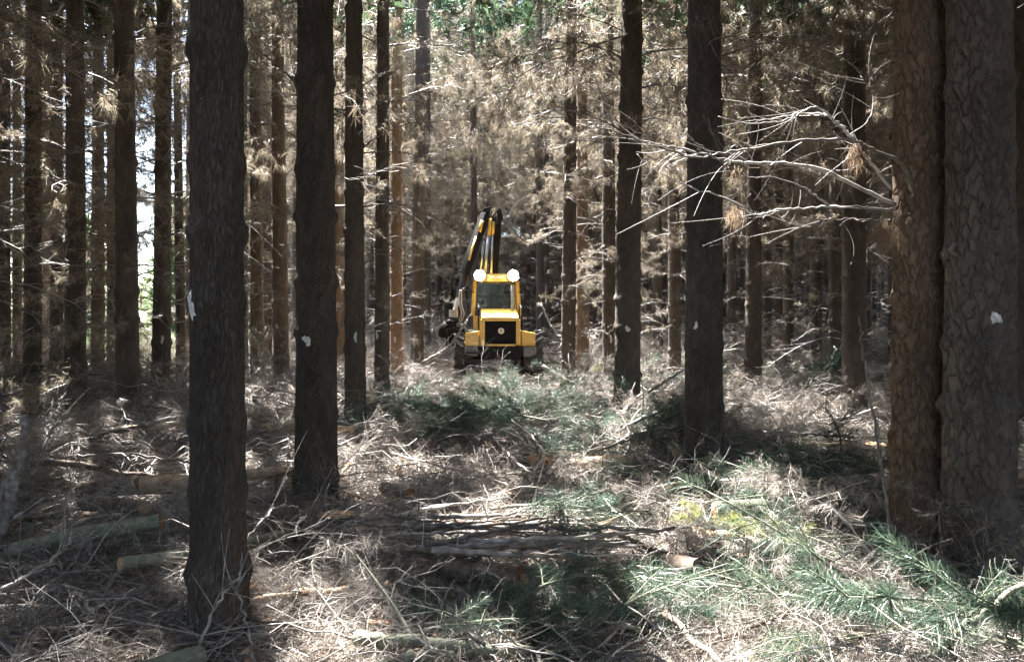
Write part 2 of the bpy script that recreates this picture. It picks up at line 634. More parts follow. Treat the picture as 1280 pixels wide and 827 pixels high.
# ------------------------------------------------------------------ trunks
class Trunk:
    """radius of a pine stem at angle th and height z: taper, root flare, branch whorls with knots, bark plates"""

    def __init__(s, D, H, seed, cell=.034, depth=.006, gap=.55, first=.4, lean=(0, 0), crack=.24, tall=2.6):
        s.R, s.H, s.depth = D / 2, H, depth
        r = np.random.default_rng(seed)
        s.nc = max(8, int(round(2 * PI * s.R / cell)))
        s.ch = cell * tall
        s.crack = crack
        s.nr = int(H / s.ch) + 4
        s.jx = r.random((s.nr, s.nc))
        s.jy = r.random((s.nr, s.nc))
        s.jh = r.random((s.nr, s.nc))
        s.ph = r.random(8) * 6.28
        s.lean = lean
        z = first + r.random() * .2
        s.wh = []
        while z < min(H, 11):
            ks = [(a, .7 + .6 * r.random(), (r.random() - .5) * .07) for a in (np.arange(5) * 1.2566 + r.random() * 6 + (r.random(5) - .5) * .7)]
            s.wh.append((z, .6 + .8 * r.random(), ks))
            z += gap * (.65 + .7 * r.random())

    def base(s, z):
        return s.R * np.clip(1.055 - .034 * z, .12, 2) * (1 + .22 * np.exp(-np.maximum(z, 0) / .22))

    def rad(s, th, z):
        rb = s.base(z)
        p = s.ph
        d = .018 * s.R * (np.sin(2 * th + p[0] + .8 * z) + np.sin(3 * th + p[1] - 1.3 * z))
        d = d + .06 * s.R * np.exp(-np.maximum(z, 0) / .3) * np.sin(5 * th + p[2])
        for (wz, am, ks) in s.wh:
            m = np.abs(z - wz) < .3
            if not m.any():
                continue
            zz, tt = z[m], th[m]
            dd = am * .10 * s.R * np.exp(-((zz - wz) / .05) ** 2)
            for (a, k, dz) in ks:
                du = (np.mod(tt - a + PI, 2 * PI) - PI) * s.R
                dv = zz - wz - dz
                rr = np.hypot(du, dv)
                dd = dd + k * am * (.012 * np.exp(-(rr / .045) ** 2) - .016 * np.exp(-(rr / .014) ** 2))
                arc = np.exp(-((rr - .062) / .012) ** 2) * np.clip(dv / .03 + .4, 0, 1)
                dd = dd + k * am * .007 * arc
            d[m] += dd
        if s.depth:
            w = .30 * np.sin(3 * th + 9 * z + p[3]) + .16 * np.sin(21 * z + 5 * th + p[4]) + .13 * np.sin(67 * z + 2 * th + p[5])
            u = np.mod(th / (2 * PI), 1) * s.nc + w
            v = z / s.ch + 1.5 + .25 * np.sin(7 * th + p[6]) + .15 * np.sin(23 * th + 13 * z)
            iu, iv = np.floor(u).astype(int), np.floor(v).astype(int)
            f1 = np.full(u.shape, 9.0)
            f2 = np.full(u.shape, 9.0)
            hh = np.zeros(u.shape)
            for a in (-1, 0, 1):
                for b in (-1, 0, 1):
                    cu = (iu + a) % s.nc
                    cv = np.clip(iv + b, 0, s.nr - 1)
                    dist = np.hypot(iu + a + s.jx[cv, cu] - u, iv + b + s.jy[cv, cu] - v)
                    n1 = dist < f1
                    f2 = np.where(n1, f1, np.minimum(f2, dist))
                    hh = np.where(n1, s.jh[cv, cu], hh)
                    f1 = np.where(n1, dist, f1)
            e = np.clip((f2 - f1) / s.crack, 0, 1) ** .8
            d = d + s.depth * (e - .75 + .22 * hh * e)
            s.tint = hh
        return rb + d

    def mesh(s, name, sides, dz, zfine, mat, dzc=.35):
        zs = np.concatenate([np.arange(-.35, zfine, dz), np.arange(zfine, s.H, dzc), [s.H]])
        th = np.arange(sides) * 2 * PI / sides
        Z, T = np.meshgrid(zs, th, indexing='ij')
        zz, tt = Z.ravel(), T.ravel()
        r = s.rad(tt, np.maximum(zz, 0))
        v = np.stack([r * np.cos(tt) + s.lean[0] * zz, r * np.sin(tt) + s.lean[1] * zz, zz], -1)
        n = len(zs)
        i = np.arange(n - 1)[:, None] * sides
        j = np.arange(sides)[None, :]
        k = (j + 1) % sides
        q = np.stack([i + j, i + k, i + sides + k, i + sides + j], -1).reshape(-1, 4)
        me = to_mesh(name, Geo(v, q), [mat], True)
        a = me.attributes.new('plate', 'FLOAT', 'POINT')
        a.data.foreach_set('value', (s.tint if s.depth else np.full(len(v), .5)).astype(np.float32))
        return me

    def patch(s, th0, z0, w, h, seed, off=.004):
        """a daub of paint that lies on the bark"""
        r = np.random.default_rng(seed)
        na, nb = 26, 7
        a = np.arange(na) * 2 * PI / na
        out = 1 + .22 * np.sin(2 * a + r.random() * 6) + .2 * np.sin(3 * a + r.random() * 6) + .14 * np.sin(7 * a + r.random() * 6)
        f = np.linspace(0, 1, nb)
        U = (f[:, None] * out * np.cos(a) * w / 2).ravel()
        V = (f[:, None] * out * np.sin(a) * h / 2).ravel()
        th = th0 + U / s.R
        z = z0 + V
        rr = s.rad(th, z) + off
        v = np.stack([rr * np.cos(th) + s.lean[0] * z, rr * np.sin(th) + s.lean[1] * z, z], -1)
        i = np.arange(nb - 1)[:, None] * na
        j = np.arange(na)[None, :]
        k = (j + 1) % na
        return Geo(v, np.stack([i + j, i + k, i + na + k, i + na + j], -1).reshape(-1, 4))


# ------------------------------------------------------------------ branch templates (grow along +X, up is +Z)
def make_branch(seed, needled, L=2.0, thick=.016, lat=11, bareness=.25, nl=.13, nw=.007):
    r = np.random.default_rng(seed)
    n = 9
    t = np.linspace(0, 1, n)
    c1, c2, ph = r.normal() * .22, r.normal() * .12, r.random() * 6.28
    up = .25 + .2 * r.random()
    P = np.stack([t * L, L * (c1 * t ** 2 + c2 * np.sin(4 * t + ph) * t), L * (up * t - (up * 1.25 + .15 * r.random()) * t ** 2)], 1)
    P[:, 1:] += np.cumsum(r.normal(size=(n, 2)) * .026 * L, 0) * t[:, None]
    R = thick * (1 - .8 * t)
    parts = [tube(P, R, 4, False).mat(0)]
    nd = []
    nodes = np.sort(.15 + .85 * r.random(lat))
    for k, tn in enumerate(nodes):
        p0 = np.array([np.interp(tn, t, P[:, i]) for i in range(3)])
        l = L * (.16 + .30 * r.random()) * (1.15 - .6 * tn)
        sd = 1 if k % 2 else -1
        ang = sd * (.5 + .6 * r.random())
        d = np.array([math.cos(ang), math.sin(ang), .15 * r.normal() + .1])
        q = np.linspace(0, 1, 5)[:, None]
        curl = np.array([.5 * r.normal(), -.5 * sd * r.random(), .55 * r.normal() + .1])
        Q = p0 + d * l * q + curl * l * .5 * q ** 2
        parts.append(tube(Q, R.max() * .36 * (1 - .65 * q[:, 0]) * (1.1 - .5 * tn), 3, False).mat(0))
        subs = r.integers(1, 4)
        ends = [(Q, l)]
        for _ in range(subs):
            f = .3 + .5 * r.random()
            s0 = Q[int(f * 4)]
            dd = unit(Q[4] - Q[0]) + r.normal(size=3) * .55
            ll = l * (.25 + .3 * r.random())
            SQ = s0 + unit(dd) * ll * q[::4] + r.normal(size=3) * .12 * ll * q[::4] ** 2
            parts.append(tube(SQ, R.max() * .17 * (1 - .5 * q[::4, 0]), 3, False).mat(0))
            ends.append((SQ, ll))
        if needled:
            for (E, el) in ends:
                if r.random() < bareness:
                    continue
                m = int(10 + 13 * r.random())
                f = .35 + .65 * r.random(m) ** .7
                e = np.linspace(0, 1, len(E))
                b = np.stack([np.interp(f, e, E[:, i]) for i in range(3)], 1)
                ax = unit(E[-1] - E[0])
                dr = ax * .55 + r.normal(size=(m, 3)) * .55 + np.array([0, 0, -.55])
                nd.append(needles(b, dr, nl * (.7 + .6 * r.random(m)), nw, .25).mat(1))
    return join(parts + nd)


BARE = [make_branch(100 + i, False, thick=.015, lat=8 + i % 4) for i in range(6)]
DEAD = [make_branch(200 + i, True, thick=.015, lat=12, bareness=.12, nl=.15) for i in range(6)]
FULL = [make_branch(300 + i, True, thick=.016, lat=17, bareness=.0, nl=.17) for i in range(5)]


# floor spots to be sunlit, with gaps cut in the canopy towards the sun: (pixel x, pixel y, radius in m)
SPOTS = [(975, 775, .55), (1040, 765, .35), (900, 755, .30), (800, 665, .42), (955, 668, .36), (1185, 790, .30), (1090, 740, .2), (445, 590, .32), (436, 640, .22),
         (375, 730, .26), (395, 795, .24), (525, 500, 1.0), (470, 492, .6), (700, 515, .9), (745, 545, .6), (620, 592, .22), (130, 800, .14), (60, 500, .3), (40, 575, .2),
         (330, 590, .18), (1050, 520, .3), (930, 615, .2), (840, 738, .14), (725, 592, .3), (205, 606, .32), (120, 612, .22), (850, 640, .22), (590, 472, .6), (655, 488, .8), (500, 560, .2),
         (560, 790, .10), (740, 620, .2), (590, 655, .36), (690, 645, .34), (280, 700, .14), (180, 560, .2), (1010, 690, .22)]
SP = [list(on_ground(a, b, .15)) for a, b, _ in SPOTS]
SR = [c for _, _, c in SPOTS]
# limbs, the machine and stems that also get a gap cut for the sun
for (a, b, d, c) in [(1075, 190, 5.35, .22), (1010, 195, 5.3, .28), (940, 200, 5.25, .3), (870, 200, 5.2, .3), (800, 175, 5.1, .25), (960, 255, 5.2, .2),
                     (624, 392, 23.3, .8), (612, 300, 24.8, .7), (497, 440, 20.8, .5), (60, 160, 12.5, .4), (140, 130, 11.5, .4), (480, 230, 15.5, .6), (440, 120, 11.6, .4),
                     (560, 430, 17.2, .6), (710, 440, 18.8, .6), (740, 300, 20, .7), (690, 150, 22, .9), (560, 120, 22, .9), (620, 60, 24, 1.2), (860, 160, 14, .4), (1000, 120, 15, .5), (330, 140, 16, .5)]:
    SP.append(list(at(a, b, d)))
    SR.append(c)
SP, SR = np.array(SP), np.array(SR)
Sn = np.array(S)


def in_gap(c, margin):
    """points that stand between the sun and one of the sunlit spots"""
    hit = np.zeros(len(c), bool)
    for p, rr in zip(SP, SR):
        w = c - p
        t = w @ Sn
        dist = np.linalg.norm(w - np.outer(t, Sn), axis=1)
        hit |= (dist < rr + margin) & (t > .4)
    return hit


def branch_xf(az, pitch, roll, sc, loc):
    return Matrix.Translation(loc) @ Matrix.Rotation(az, 4, 'Z') @ Matrix.Rotation(-pitch, 4, 'Y') @ Matrix.Rotation(roll, 4, 'X') @ Matrix.Scale(sc, 4)


def dead_crown(seed, z0, z1, origin=None, scale=(1, 1, 1), lush=0.0, step=(.38, .62)):
    """whorls of dead limbs, bare below and hung with brown needles higher up"""
    r = random.Random(seed)
    gs = []
    z = z0
    while z < z1:
        f = min(1, max(lush, (z - 2.0 + 2 * lush) / 3.5))
        n = r.choice([2, 3, 3, 4]) if z < 3 else r.choice([3, 4, 4, 5])
        a0 = r.random() * 6.28
        extra = r.choice([0, 1, 1, 2]) if z < 6 else 0
        for k in range(n + extra):
            az = a0 + k * 6.283 / n + r.uniform(-.5, .5)
            u = r.random() if k < n else 1.5
            src = r.choice(BARE) if u > .25 + .75 * f else (r.choice(FULL) if u < f * .62 else r.choice(DEAD))
            sc = r.uniform(.45, .9) * (.75 + .45 * f)
            if z > 6:
                sc *= 1.35
            g = src.xf(branch_xf(az, r.uniform(-.25, .3), r.uniform(-.5, .5), sc, (.1 * math.cos(az), .1 * math.sin(az), z + r.uniform(-.08, .08))))
            if origin is not None and in_gap(g.v[::9] * np.array(scale) + np.array(origin), .05).mean() > .05:
                continue
            gs.append(g)
        z += r.uniform(*step)
    return join(gs)


CROWN_LOW = [to_mesh('dead_branches', dead_crown(11 + i, .8, 10.5, lush=.55, step=(.46, .75)), [M['twig'], M['dead']]) for i in range(3)]
CROWN_MID = [to_mesh('dead_branches', dead_crown(21 + i, 1.3, 10.5, step=(.46, .75)), [M['twig'], M['dead']]) for i in range(3)]
CROWN_FARD = [to_mesh('dead_branches', dead_crown(35 + i, 1.2, 10.5, step=(.6, .95)), [M['twig'], M['dead']]) for i in range(3)]
CROWN_HIGH = [to_mesh('dead_branches', dead_crown(31 + i, 4.6, 10), [M['twig'], M['dead']]) for i in range(2)]

def crown_geo(seed, origin=None, z0=9.2, z1=16.0, rad=2.1, n=190, m=14, ln=.30, wd=.085, scale=(1, 1, 1)):
    r = np.random.default_rng(seed)
    z = z0 + (z1 - z0) * r.random(n) ** 1.15
    rm = rad * (1 - ((z - z0) / (z1 - z0)) ** 1.6 * .85)
    a = r.random(n) * 6.283
    rr = rm * np.sqrt(r.random(n))
    c = np.stack([rr * np.cos(a), rr * np.sin(a), z], 1)
    if origin is not None:
        c = c[~in_gap(c * np.array(scale) + np.array(origin), ln * .8)]  # crown cleared along the sun rays to shape the sun patches
    n = len(c)
    if not n:
        c = np.array([[0, 0, z1]])
        n = 1
    out = c * np.array([1, 1, 0])
    out = unit(out) * .6 + np.array([0, 0, .35])
    b = np.repeat(c, m, 0) + r.normal(size=(n * m, 3)) * .07
    d = np.repeat(out, m, 0) + r.normal(size=(n * m, 3)) * .7
    return needles(b, d, ln * (.7 + .6 * r.random(n * m)), wd, .15)


CROWN_DENSE = [to_mesh('crown', crown_geo(75 + i, n=330, m=9, wd=.15), [M['canopy']]) for i in range(2)]  # thickened crowns, shaped to darken the background on the right
CROWN_FAR = [to_mesh('crown', crown_geo(70 + i, n=80), [M['canopy']]) for i in range(4)]

MID_T = [Trunk(.34, 16, 400 + i, cell=.055, depth=.010, gap=.6, first=.3) for i in range(5)]
MID_M = [t.mesh('trunk', 64, .03, 7.5, M['bark']) for t in MID_T]
FAR_T = [Trunk(.30, 16, 450 + i, depth=0, gap=.7, first=.4) for i in range(3)]
FAR_M = [t.mesh('trunk', 18, .12, 9, M['bark'], .6) for t in FAR_T]

tree_count = 0
occupied = []


def pine(x, y, D, label, group=None, dead='MID', near=None, mark=None, pale=False, unique_crown=True, far=False, stemmat=None):
    """one pine: trunk, dead limbs, green crown, white paint daub"""
    global tree_count
    k = tree_count
    tree_count += 1
    z = gz(x, y) - .02
    root = thing('pine_tree', (x, y, z), label, 'pine tree', group)
    sc3 = (1.1, 1.1, 1.38) if y > 23 else (1, 1, 1)
    occupied.append((x, y, D / 2))
    s = 1.0
    rz = 0.0
    if near:
        tr = Trunk(D, 16, 500 + k, **near['kw'])
        me = tr.mesh('trunk', near['sides'], near['dz'], near['zfine'], stemmat or M[near.get('mat', 'bark_fine')])
        tro = obj('trunk', me, root)
    else:
        if far:
            i = k % 3
            tr, me, s = FAR_T[i], FAR_M[i], D / .30
        else:
            i = k % 5
            tr, me, s = MID_T[i], MID_M[i], D / .34
        rz = (k * 2.399) % 6.283
        tro = obj('trunk', me, root, rot=(random.uniform(-.012, .012), random.uniform(-.012, .012), rz), scale=(s, s, 1))
        if pale:
            tro.material_slots[0].link = 'OBJECT'
            tro.material_slots[0].material = M[pale if isinstance(pale, str) else 'bark_pale']
    if mark:
        px, py, w, h = mark
        d = y
        lx = (px - 640) / FPX * d - x
        lz = CAM_H + (HOR - py) / FPX * d - z
        th = -PI / 2 + math.asin(max(-.9, min(.9, lx / (D / 2 * (1.055 - .034 * lz)))))
        g = tr.patch(th - rz, lz, w / s, h, k, off=.004)
        pm = obj('paint_mark', to_mesh('paint_mark', g, [M['paint']], True), root)
        pm.rotation_euler = tro.rotation_euler
        pm.scale = tro.scale
    if dead:
        lst = {'LOW': CROWN_LOW, 'MID': CROWN_MID, 'HIGH': CROWN_HIGH}[dead]
        if far:
            lst = CROWN_FARD
        gm = lst[k % len(lst)]
        hs = np.linspace(2, 9.5 * sc3[2], 12)[:, None, None]
        ray = SP[None] + Sn * np.maximum(0, hs - SP[None, :, 2:]) / Sn[2]
        if y < 34 and (np.hypot(ray[..., 0] - x, ray[..., 1] - y) < 1.5 * sc3[2] * .82).any():
            z0_ = {'LOW': .8, 'MID': 1.5, 'HIGH': 4.6}[dead]
            gm = to_mesh('dead_branches', dead_crown(1000 + k, z0_, 9.0, (x, y, z), sc3, .55 if dead == 'LOW' else 0, (.65, 1.0) if far else (.5, .8)), [M['twig'], M['dead']])
            obj('dead_branches', gm, root)
        else:
            obj('dead_branches', gm, root, rot=(0, 0, (k * 1.7) % 6.283), scale=(1, 1, random.uniform(.93, 1.07)))
    if unique_crown:
        me = to_mesh('crown', crown_geo(900 + k, (x, y, z), **(dict(n=760, m=11, ln=.24, wd=.17, z0=8.5, rad=3.4) if y < 17.5 else (dict(n=45, scale=sc3) if -9 < x < 3.6 else dict(n=330, m=9, wd=.15, scale=sc3)))), [M['canopy']])  # crowns shaped for light: thick over the near floor, thin along the track
    else:
        me = CROWN_DENSE[k % 2] if x > 5 else CROWN_FAR[k % 4]
    obj('crown', me, root)
    root.scale = sc3
    return root, tr


def px_tree(px, d, wpx, label, **kw):
    x = (px - 640) / FPX * d
    return pine(x, d, wpx / FPX * d / math.sqrt(1 + ((px - 640) / FPX) ** 2), label, **kw)


NEAR = dict(sides=110, dz=.014, zfine=3.9)
NR = dict(NEAR, sides=200, dz=.010, mat='bark_near', kw=dict(cell=.060, depth=.024, gap=.55, first=.35, crack=.19, tall=2.0))
NL = dict(NEAR, kw=dict(cell=.045, depth=.007, gap=.46, first=.3))
# --- the big stems in front
T1, tr1 = px_tree(272, 4.1, 68, 'large dark pine trunk nearest the camera on the left, running off the bottom edge', near=NL, dead='HIGH', mark=(253, 383, .045, .12))
T2, tr2 = px_tree(395, 7.3, 50, 'dark pine trunk with a round white paint dot, right of the nearest left trunk', near=dict(NL, zfine=5.2, dz=.016, kw=dict(cell=.05, depth=.007, gap=.6, first=.3)), dead='HIGH', mark=(390, 425, .07, .085))
R1, trR1 = px_tree(1224, 5.35, 88, 'thickest pine trunk with deeply plated grey bark at the right edge', near=NR, dead='HIGH', mark=(1222, 398, .06, .085))
R2, trR2 = px_tree(1149, 5.75, 66, 'browner plated pine trunk pressed against the left side of the thickest trunk', near=dict(NR, zfine=4.6), dead='HIGH', stemmat=M['bark_brown'])
R3, trR3 = px_tree(880, 8.6, 46, 'dark pine trunk standing alone right of the middle, faint pale paint spot', near=dict(NL, zfine=5.6, dz=.016, kw=dict(cell=.05, depth=.007, gap=.7, first=.3)), dead='HIGH', mark=(866, 407, .045, .07))
# --- left of the track
px_tree(444, 12.2, 25, 'dark slender pine with a white daub just right of the dotted trunk', dead='MID', mark=(447, 421, .05, .13))
px_tree(477, 16.4, 18, 'slender pine with tall white daub, second of three in a row left of the machine', dead='MID', mark=(472, 419, .06, .17))
px_tree(496, 21.0, 16, 'sunlit orange-brown pine with a white spot, nearest the machine on its left', dead='MID', mark=(495, 424, .07, .13), pale='bark_orange')
px_tree(94, 13.0, 27, 'dark pine with curved dead limbs low down, second large trunk from the left edge', dead='LOW')
px_tree(160, 12.0, 29, 'upright pine with dead twigs, left of the slim one with an oval white daub', dead='LOW', mark=(150, 418, .03, .08))
px_tree(201, 14.5, 23, 'pine with an oval white daub facing the bright field, left of the nearest trunk', dead='LOW', mark=(206, 424, .05, .13))
px_tree(122, 20.0, 17, 'thin lighter pine standing against the bright field at far left', dead='LOW', pale=True)
px_tree(40, 15.0, 24, 'dark pine near the left edge with a shaggy low trunk', dead='LOW')
px_tree(5, 19.0, 16, 'dark pine cut by the left edge of the picture', dead='LOW')
px_tree(71, 20.0, 17, 'dim pine half hidden between the two dark trunks at far left', dead='LOW')
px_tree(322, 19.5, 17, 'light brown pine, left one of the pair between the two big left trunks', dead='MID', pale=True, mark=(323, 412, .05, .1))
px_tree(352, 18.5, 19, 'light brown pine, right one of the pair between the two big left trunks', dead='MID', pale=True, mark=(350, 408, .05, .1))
px_tree(304, 21.5, 12, 'thin shaded pine peeping out right behind the nearest left trunk', dead='MID')
px_tree(238, 25.0, 13, 'thin dark pine peeping out left behind the nearest left trunk', dead='MID')
px_tree(424, 24.0, 12, 'thin pine seen between the dotted trunk and the slender daubed pine', dead='MID', pale=True)
px_tree(521, 25.0, 14, 'dark pine just left of the crane of the machine', dead='MID')
px_tree(532, 30.0, 11, 'far dark pine hard against the left of the crane', dead='MID')
for px_, d_, w_ in ((22, 23.0, 13), (58, 25.5, 12), (140, 22.5, 12), (226, 21.5, 12)):
    px_tree(px_, d_, w_, 'slim far pine trunk among dead twigs on the left of the track', group='far pines left of the track', dead='LOW')
# --- right of the track
px_tree(783, 12.8, 31, 'thick dark pine with a white daub right of the machine', dead='HIGH', mark=(781, 411, .07, .09))
px_tree(762, 19.5, 17, 'slimmer pine tucked against the left of the thick daubed pine', dead='MID', mark=(763, 424, .05, .16))
px_tree(710, 19.0, 18, 'dark pine with white daub, first trunk right of the machine', dead='MID', mark=(711, 403, .07, .08))
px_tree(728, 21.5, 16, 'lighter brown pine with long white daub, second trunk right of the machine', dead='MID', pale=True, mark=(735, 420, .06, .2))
px_tree(1068, 12.5, 31, 'dark pine left of the twin trunks behind the big dead branches', dead='MID')
px_tree(941, 17.0, 20, 'mid-size pine directly right of the lone trunk', dead='MID')
px_tree(957, 25.0, 13, 'thin dark pine half behind the mid-size pine right of the lone trunk', dead='MID')
px_tree(1275, 9.6, 42, 'dark trunk cut by the right edge behind the thickest trunk', dead='HIGH')
px_tree(844, 22.0, 15, 'thin dark pine left of the lone trunk', dead='MID')
px_tree(822, 27.0, 11, 'very thin dark pine between the thick daubed pine and the lone trunk', dead='MID')
px_tree(914, 26.0, 11, 'very thin pine peeping out right of the lone trunk', dead='MID')
px_tree(976, 27.0, 11, 'thin dark pine in the gap left of the big dead branches', dead='MID')
px_tree(1019, 24.0, 14, 'dim pine behind the tips of the big dead branches', dead='MID')

# --- the rows that recede behind
rows = random.Random(5)
LBL = {'L': ('slim far pine trunk among dead twigs on the left of the track', 'far pines left of the track'),
       'R': ('slim dark far pine trunk deep in the forest on the right', 'far pines right of the track'),
       'C': ('far pine trunk in the shade behind the yellow machine', 'far pines behind the machine')}
STUFF = []


def blocked(x, y, r=1.6):
    return any((x - a) ** 2 + (y - b) ** 2 < r * r for a, b, _ in occupied)


def near_mach(x, y):
    return abs(x + .4) < 2.6 and 19.5 < y < 33


for iy in range(-5, 30):
    for ix in range(-22, 23):
        y = 3.0 * iy + rows.uniform(-.6, .6)
        x = 2.9 * ix + 1.3 + rows.uniform(-.35, .35) + (iy % 2) * .2
        if math.hypot(x, y) < 3.2 or (-2.1 < x + .02 * y < 1.75 and y < 31) or near_mach(x, y):
            continue
        if float(meadow_mask(x, y)) > 0 or blocked(x, y, 2.2):
            continue
        inview = y > 2 and abs(x) < .68 * y + .6
        if inview and y < 17:
            continue                       # the near trees are all placed from the photograph
        if math.hypot(x, y - 12) > 75:
            continue
        if inview and y < 45 and tree_count < 175:
            u = 640 + x / y * FPX
            side = 'L' if u < 540 else ('R' if u > 720 else 'C')
            pine(x, y, rows.uniform(.22, .34), *LBL[side], dead='MID' if side != 'L' else rows.choice(['LOW', 'MID']), far=y > 24, unique_crown=y < 30)
        elif inview or math.hypot(x, y - 8) < 30:
            STUFF.append((x, y))  # those out of view are put in to block sky light


# ------------------------------------------------------------------ scattering through geometry nodes (for what nobody could count)
def scatter(name, templates, pos, rot, scl, label, cat):
    n = len(pos)
    me = bpy.data.meshes.new(name)
    me.vertices.add(n)
    me.vertices.foreach_set('co', np.asarray(pos, np.float32).ravel())
    a = me.attributes.new('rot', 'FLOAT_VECTOR', 'POINT')
    a.data.foreach_set('vector', np.asarray(rot, np.float32).ravel())
    a = me.attributes.new('scl', 'FLOAT', 'POINT')
    a.data.foreach_set('value', np.asarray(scl, np.float32).ravel())
    a = me.attributes.new('pick', 'INT', 'POINT')
    a.data.foreach_set('value', RNG.integers(0, len(templates), n).astype(np.int32))
    o = obj(name, me)
    ng = bpy.data.node_groups.new(name + '_nodes', 'GeometryNodeTree')
    ng.interface.new_socket('Geometry', in_out='INPUT', socket_type='NodeSocketGeometry')
    ng.interface.new_socket('Geometry', in_out='OUTPUT', socket_type='NodeSocketGeometry')
    N, L = ng.nodes, ng.links
    gi, go = N.new('NodeGroupInput'), N.new('NodeGroupOutput')
    g2i = N.new('GeometryNodeGeometryToInstance')
    for tm in templates:
        to = bpy.data.objects.new(name + '_piece', tm)
        oi = N.new('GeometryNodeObjectInfo')
        oi.inputs['Object'].default_value = to
        oi.transform_space = 'ORIGINAL'
        L.new(oi.outputs['Geometry'], g2i.inputs[0])
    iop = N.new('GeometryNodeInstanceOnPoints')
    iop.inputs['Pick Instance'].default_value = True

    def attr(nm, ty):
        k = N.new('GeometryNodeInputNamedAttribute')
        k.data_type = ty
        k.inputs['Name'].default_value = nm
        return k.outputs[0]
    L.new(gi.outputs[0], iop.inputs['Points'])
    L.new(g2i.outputs[0], iop.inputs['Instance'])
    L.new(attr('pick', 'INT'), iop.inputs['Instance Index'])
    e2r = N.new('FunctionNodeEulerToRotation')
    L.new(attr('rot', 'FLOAT_VECTOR'), e2r.inputs[0])
    L.new(e2r.outputs[0], iop.inputs['Rotation'])
    L.new(attr('scl', 'FLOAT'), iop.inputs['Scale'])
    L.new(iop.outputs[0], go.inputs[0])
    md = o.modifiers.new('scatter', 'NODES')
    md.node_group = ng
    return tag(o, label, cat, kind='stuff')


# distant forest as one mass, plus unseen pines around the camera that block sky light
tmp = []
for i in range(3):
    g = dead_crown(41 + i, .7, 9.0, step=(.5, .85))
    tz = np.linspace(-.3, 15.5, 9)
    st = tube(np.stack([0 * tz, 0 * tz, tz], 1), .15 * np.clip(1.05 - .05 * tz, .15, 2), 9)
    tmp.append(to_mesh('forest_piece', join([st.mat(2), g, crown_geo(80 + i, n=110).mat(3)]), [M['twig'], M['dead'], M['bark'], M['canopy']]))
SX = np.array(STUFF)
scatter('distant_pine_forest', tmp, np.stack([SX[:, 0], SX[:, 1], ground(SX[:, 0], SX[:, 1])], 1),
        np.stack([0 * SX[:, 0], 0 * SX[:, 0], RNG.random(len(SX)) * 6.28], 1), 1.2 + .35 * RNG.random(len(SX)),
        'crowded pines closing off the view behind the trunks, plus unseen shading pines around', 'forest')

# ------------------------------------------------------------------ dead limbs that leave the brown twin trunk and the dotted trunk
def limb(parent, pts, r0, r1, seed, twigs=4, tufts=(), mat=None, sides=7):
    """a crooked dead limb through points of the ray (pixel x, pixel y, depth), with side twigs and hanging tufts"""
    r = np.random.default_rng(seed)
    r0, r1, twigs = r0 * .72, r1 * .7, twigs * 2 + 2
    W = [at(*p) - parent.location for p in pts]
    n = 6 * len(pts)
    P = smooth_path([list(p) for p in W], n)
    P[1:] += r.normal(size=(n - 1, 3)) * .004
    R = np.linspace(r0, r1, n) * (1 + .10 * np.sin(np.arange(n) * 1.7 + seed)) * (1 + .10 * r.normal(size=n))
    gs = [tube(P, R, sides)]
    for k in range(twigs):
        i = int(r.integers(n // 4, n - 1))
        tan = unit(P[min(i + 1, n - 1)] - P[i - 1])
        d = unit(tan + r.normal(size=3) * np.array([.7, .5, .7]))
        l = .12 + .38 * r.random()
        q = np.linspace(0, 1, 8)[:, None]
        Q = P[i] + d * l * q + (r.normal(size=3) * .5 + tan * .3) * l * .6 * q ** 2
        gs.append(tube(Q, max(R[i] * .3, .0016) * (1.1 - .7 * q[:, 0]), 4, False))
    o = obj('dead_branch', to_mesh('dead_branch', join(gs), [mat or M['stick']], True), parent)
    for (px, py, d, m, l) in tufts:
        c = np.array(at(px, py, d) - parent.location)
        dr = r.normal(size=(m, 3)) * np.array([.38, .38, .3]) + np.array([0, 0, -1])
        b = c + r.normal(size=(m, 3)) * .022
        obj('needle_tuft', to_mesh('needle_tuft', needles(b, dr, l * (.6 + .7 * r.random(m)), .0028, .1, bent=True), [M['tuft']]), o)
    return o


limb(R2, [(1118, 256, 5.62), (1068, 232, 5.50), (1022, 211, 5.40), (970, 204, 5.30), (924, 203, 5.25), (888, 195, 5.2), (838, 183, 5.15), (790, 174, 5.1)], .021, .006, 1, 5)
limb(R2, [(1116, 262, 5.62), (1045, 259, 5.40), (1002, 261, 5.30), (966, 264, 5.2), (943, 269, 5.15), (917, 252, 5.1), (861, 233, 5.05), (822, 215, 5.0), (796, 193, 5.0)], .012, .0035, 2, 4,
     tufts=[(918, 262, 5.1, 90, .11)])
limb(R2, [(1140, 262, 5.58), (1139, 231, 5.48), (1124, 202, 5.40), (1101, 192, 5.35), (1068, 177, 5.3), (1015, 175, 5.25), (950, 184, 5.2), (897, 193, 5.2), (868, 197, 5.2), (832, 187, 5.15), (783, 170, 5.1), (735, 154, 5.1)], .020, .006, 3, 6,
     tufts=[(1070, 186, 5.3, 130, .15)])
limb(R2, [(1068, 177, 5.3), (1050, 158, 5.32), (1035, 146, 5.35), (1022, 143, 5.4), (996, 143, 5.45), (960, 150, 5.5)], .017, .006, 4, 4)
limb(R2, [(1050, 158, 5.35), (1022, 134, 5.3), (1002, 141, 5.2), (976, 152, 5.15), (937, 154, 5.1), (897, 146, 5.1)], .009, .003, 5, 4)
limb(R2, [(1085, 258, 5.5), (1040, 257, 5.4), (1009, 238, 5.3), (970, 223, 5.3), (937, 221, 5.25), (911, 208, 5.2), (880, 185, 5.2), (855, 167, 5.15)], .010, .003, 6, 4, tufts=[(921, 214, 5.2, 60, .07)])
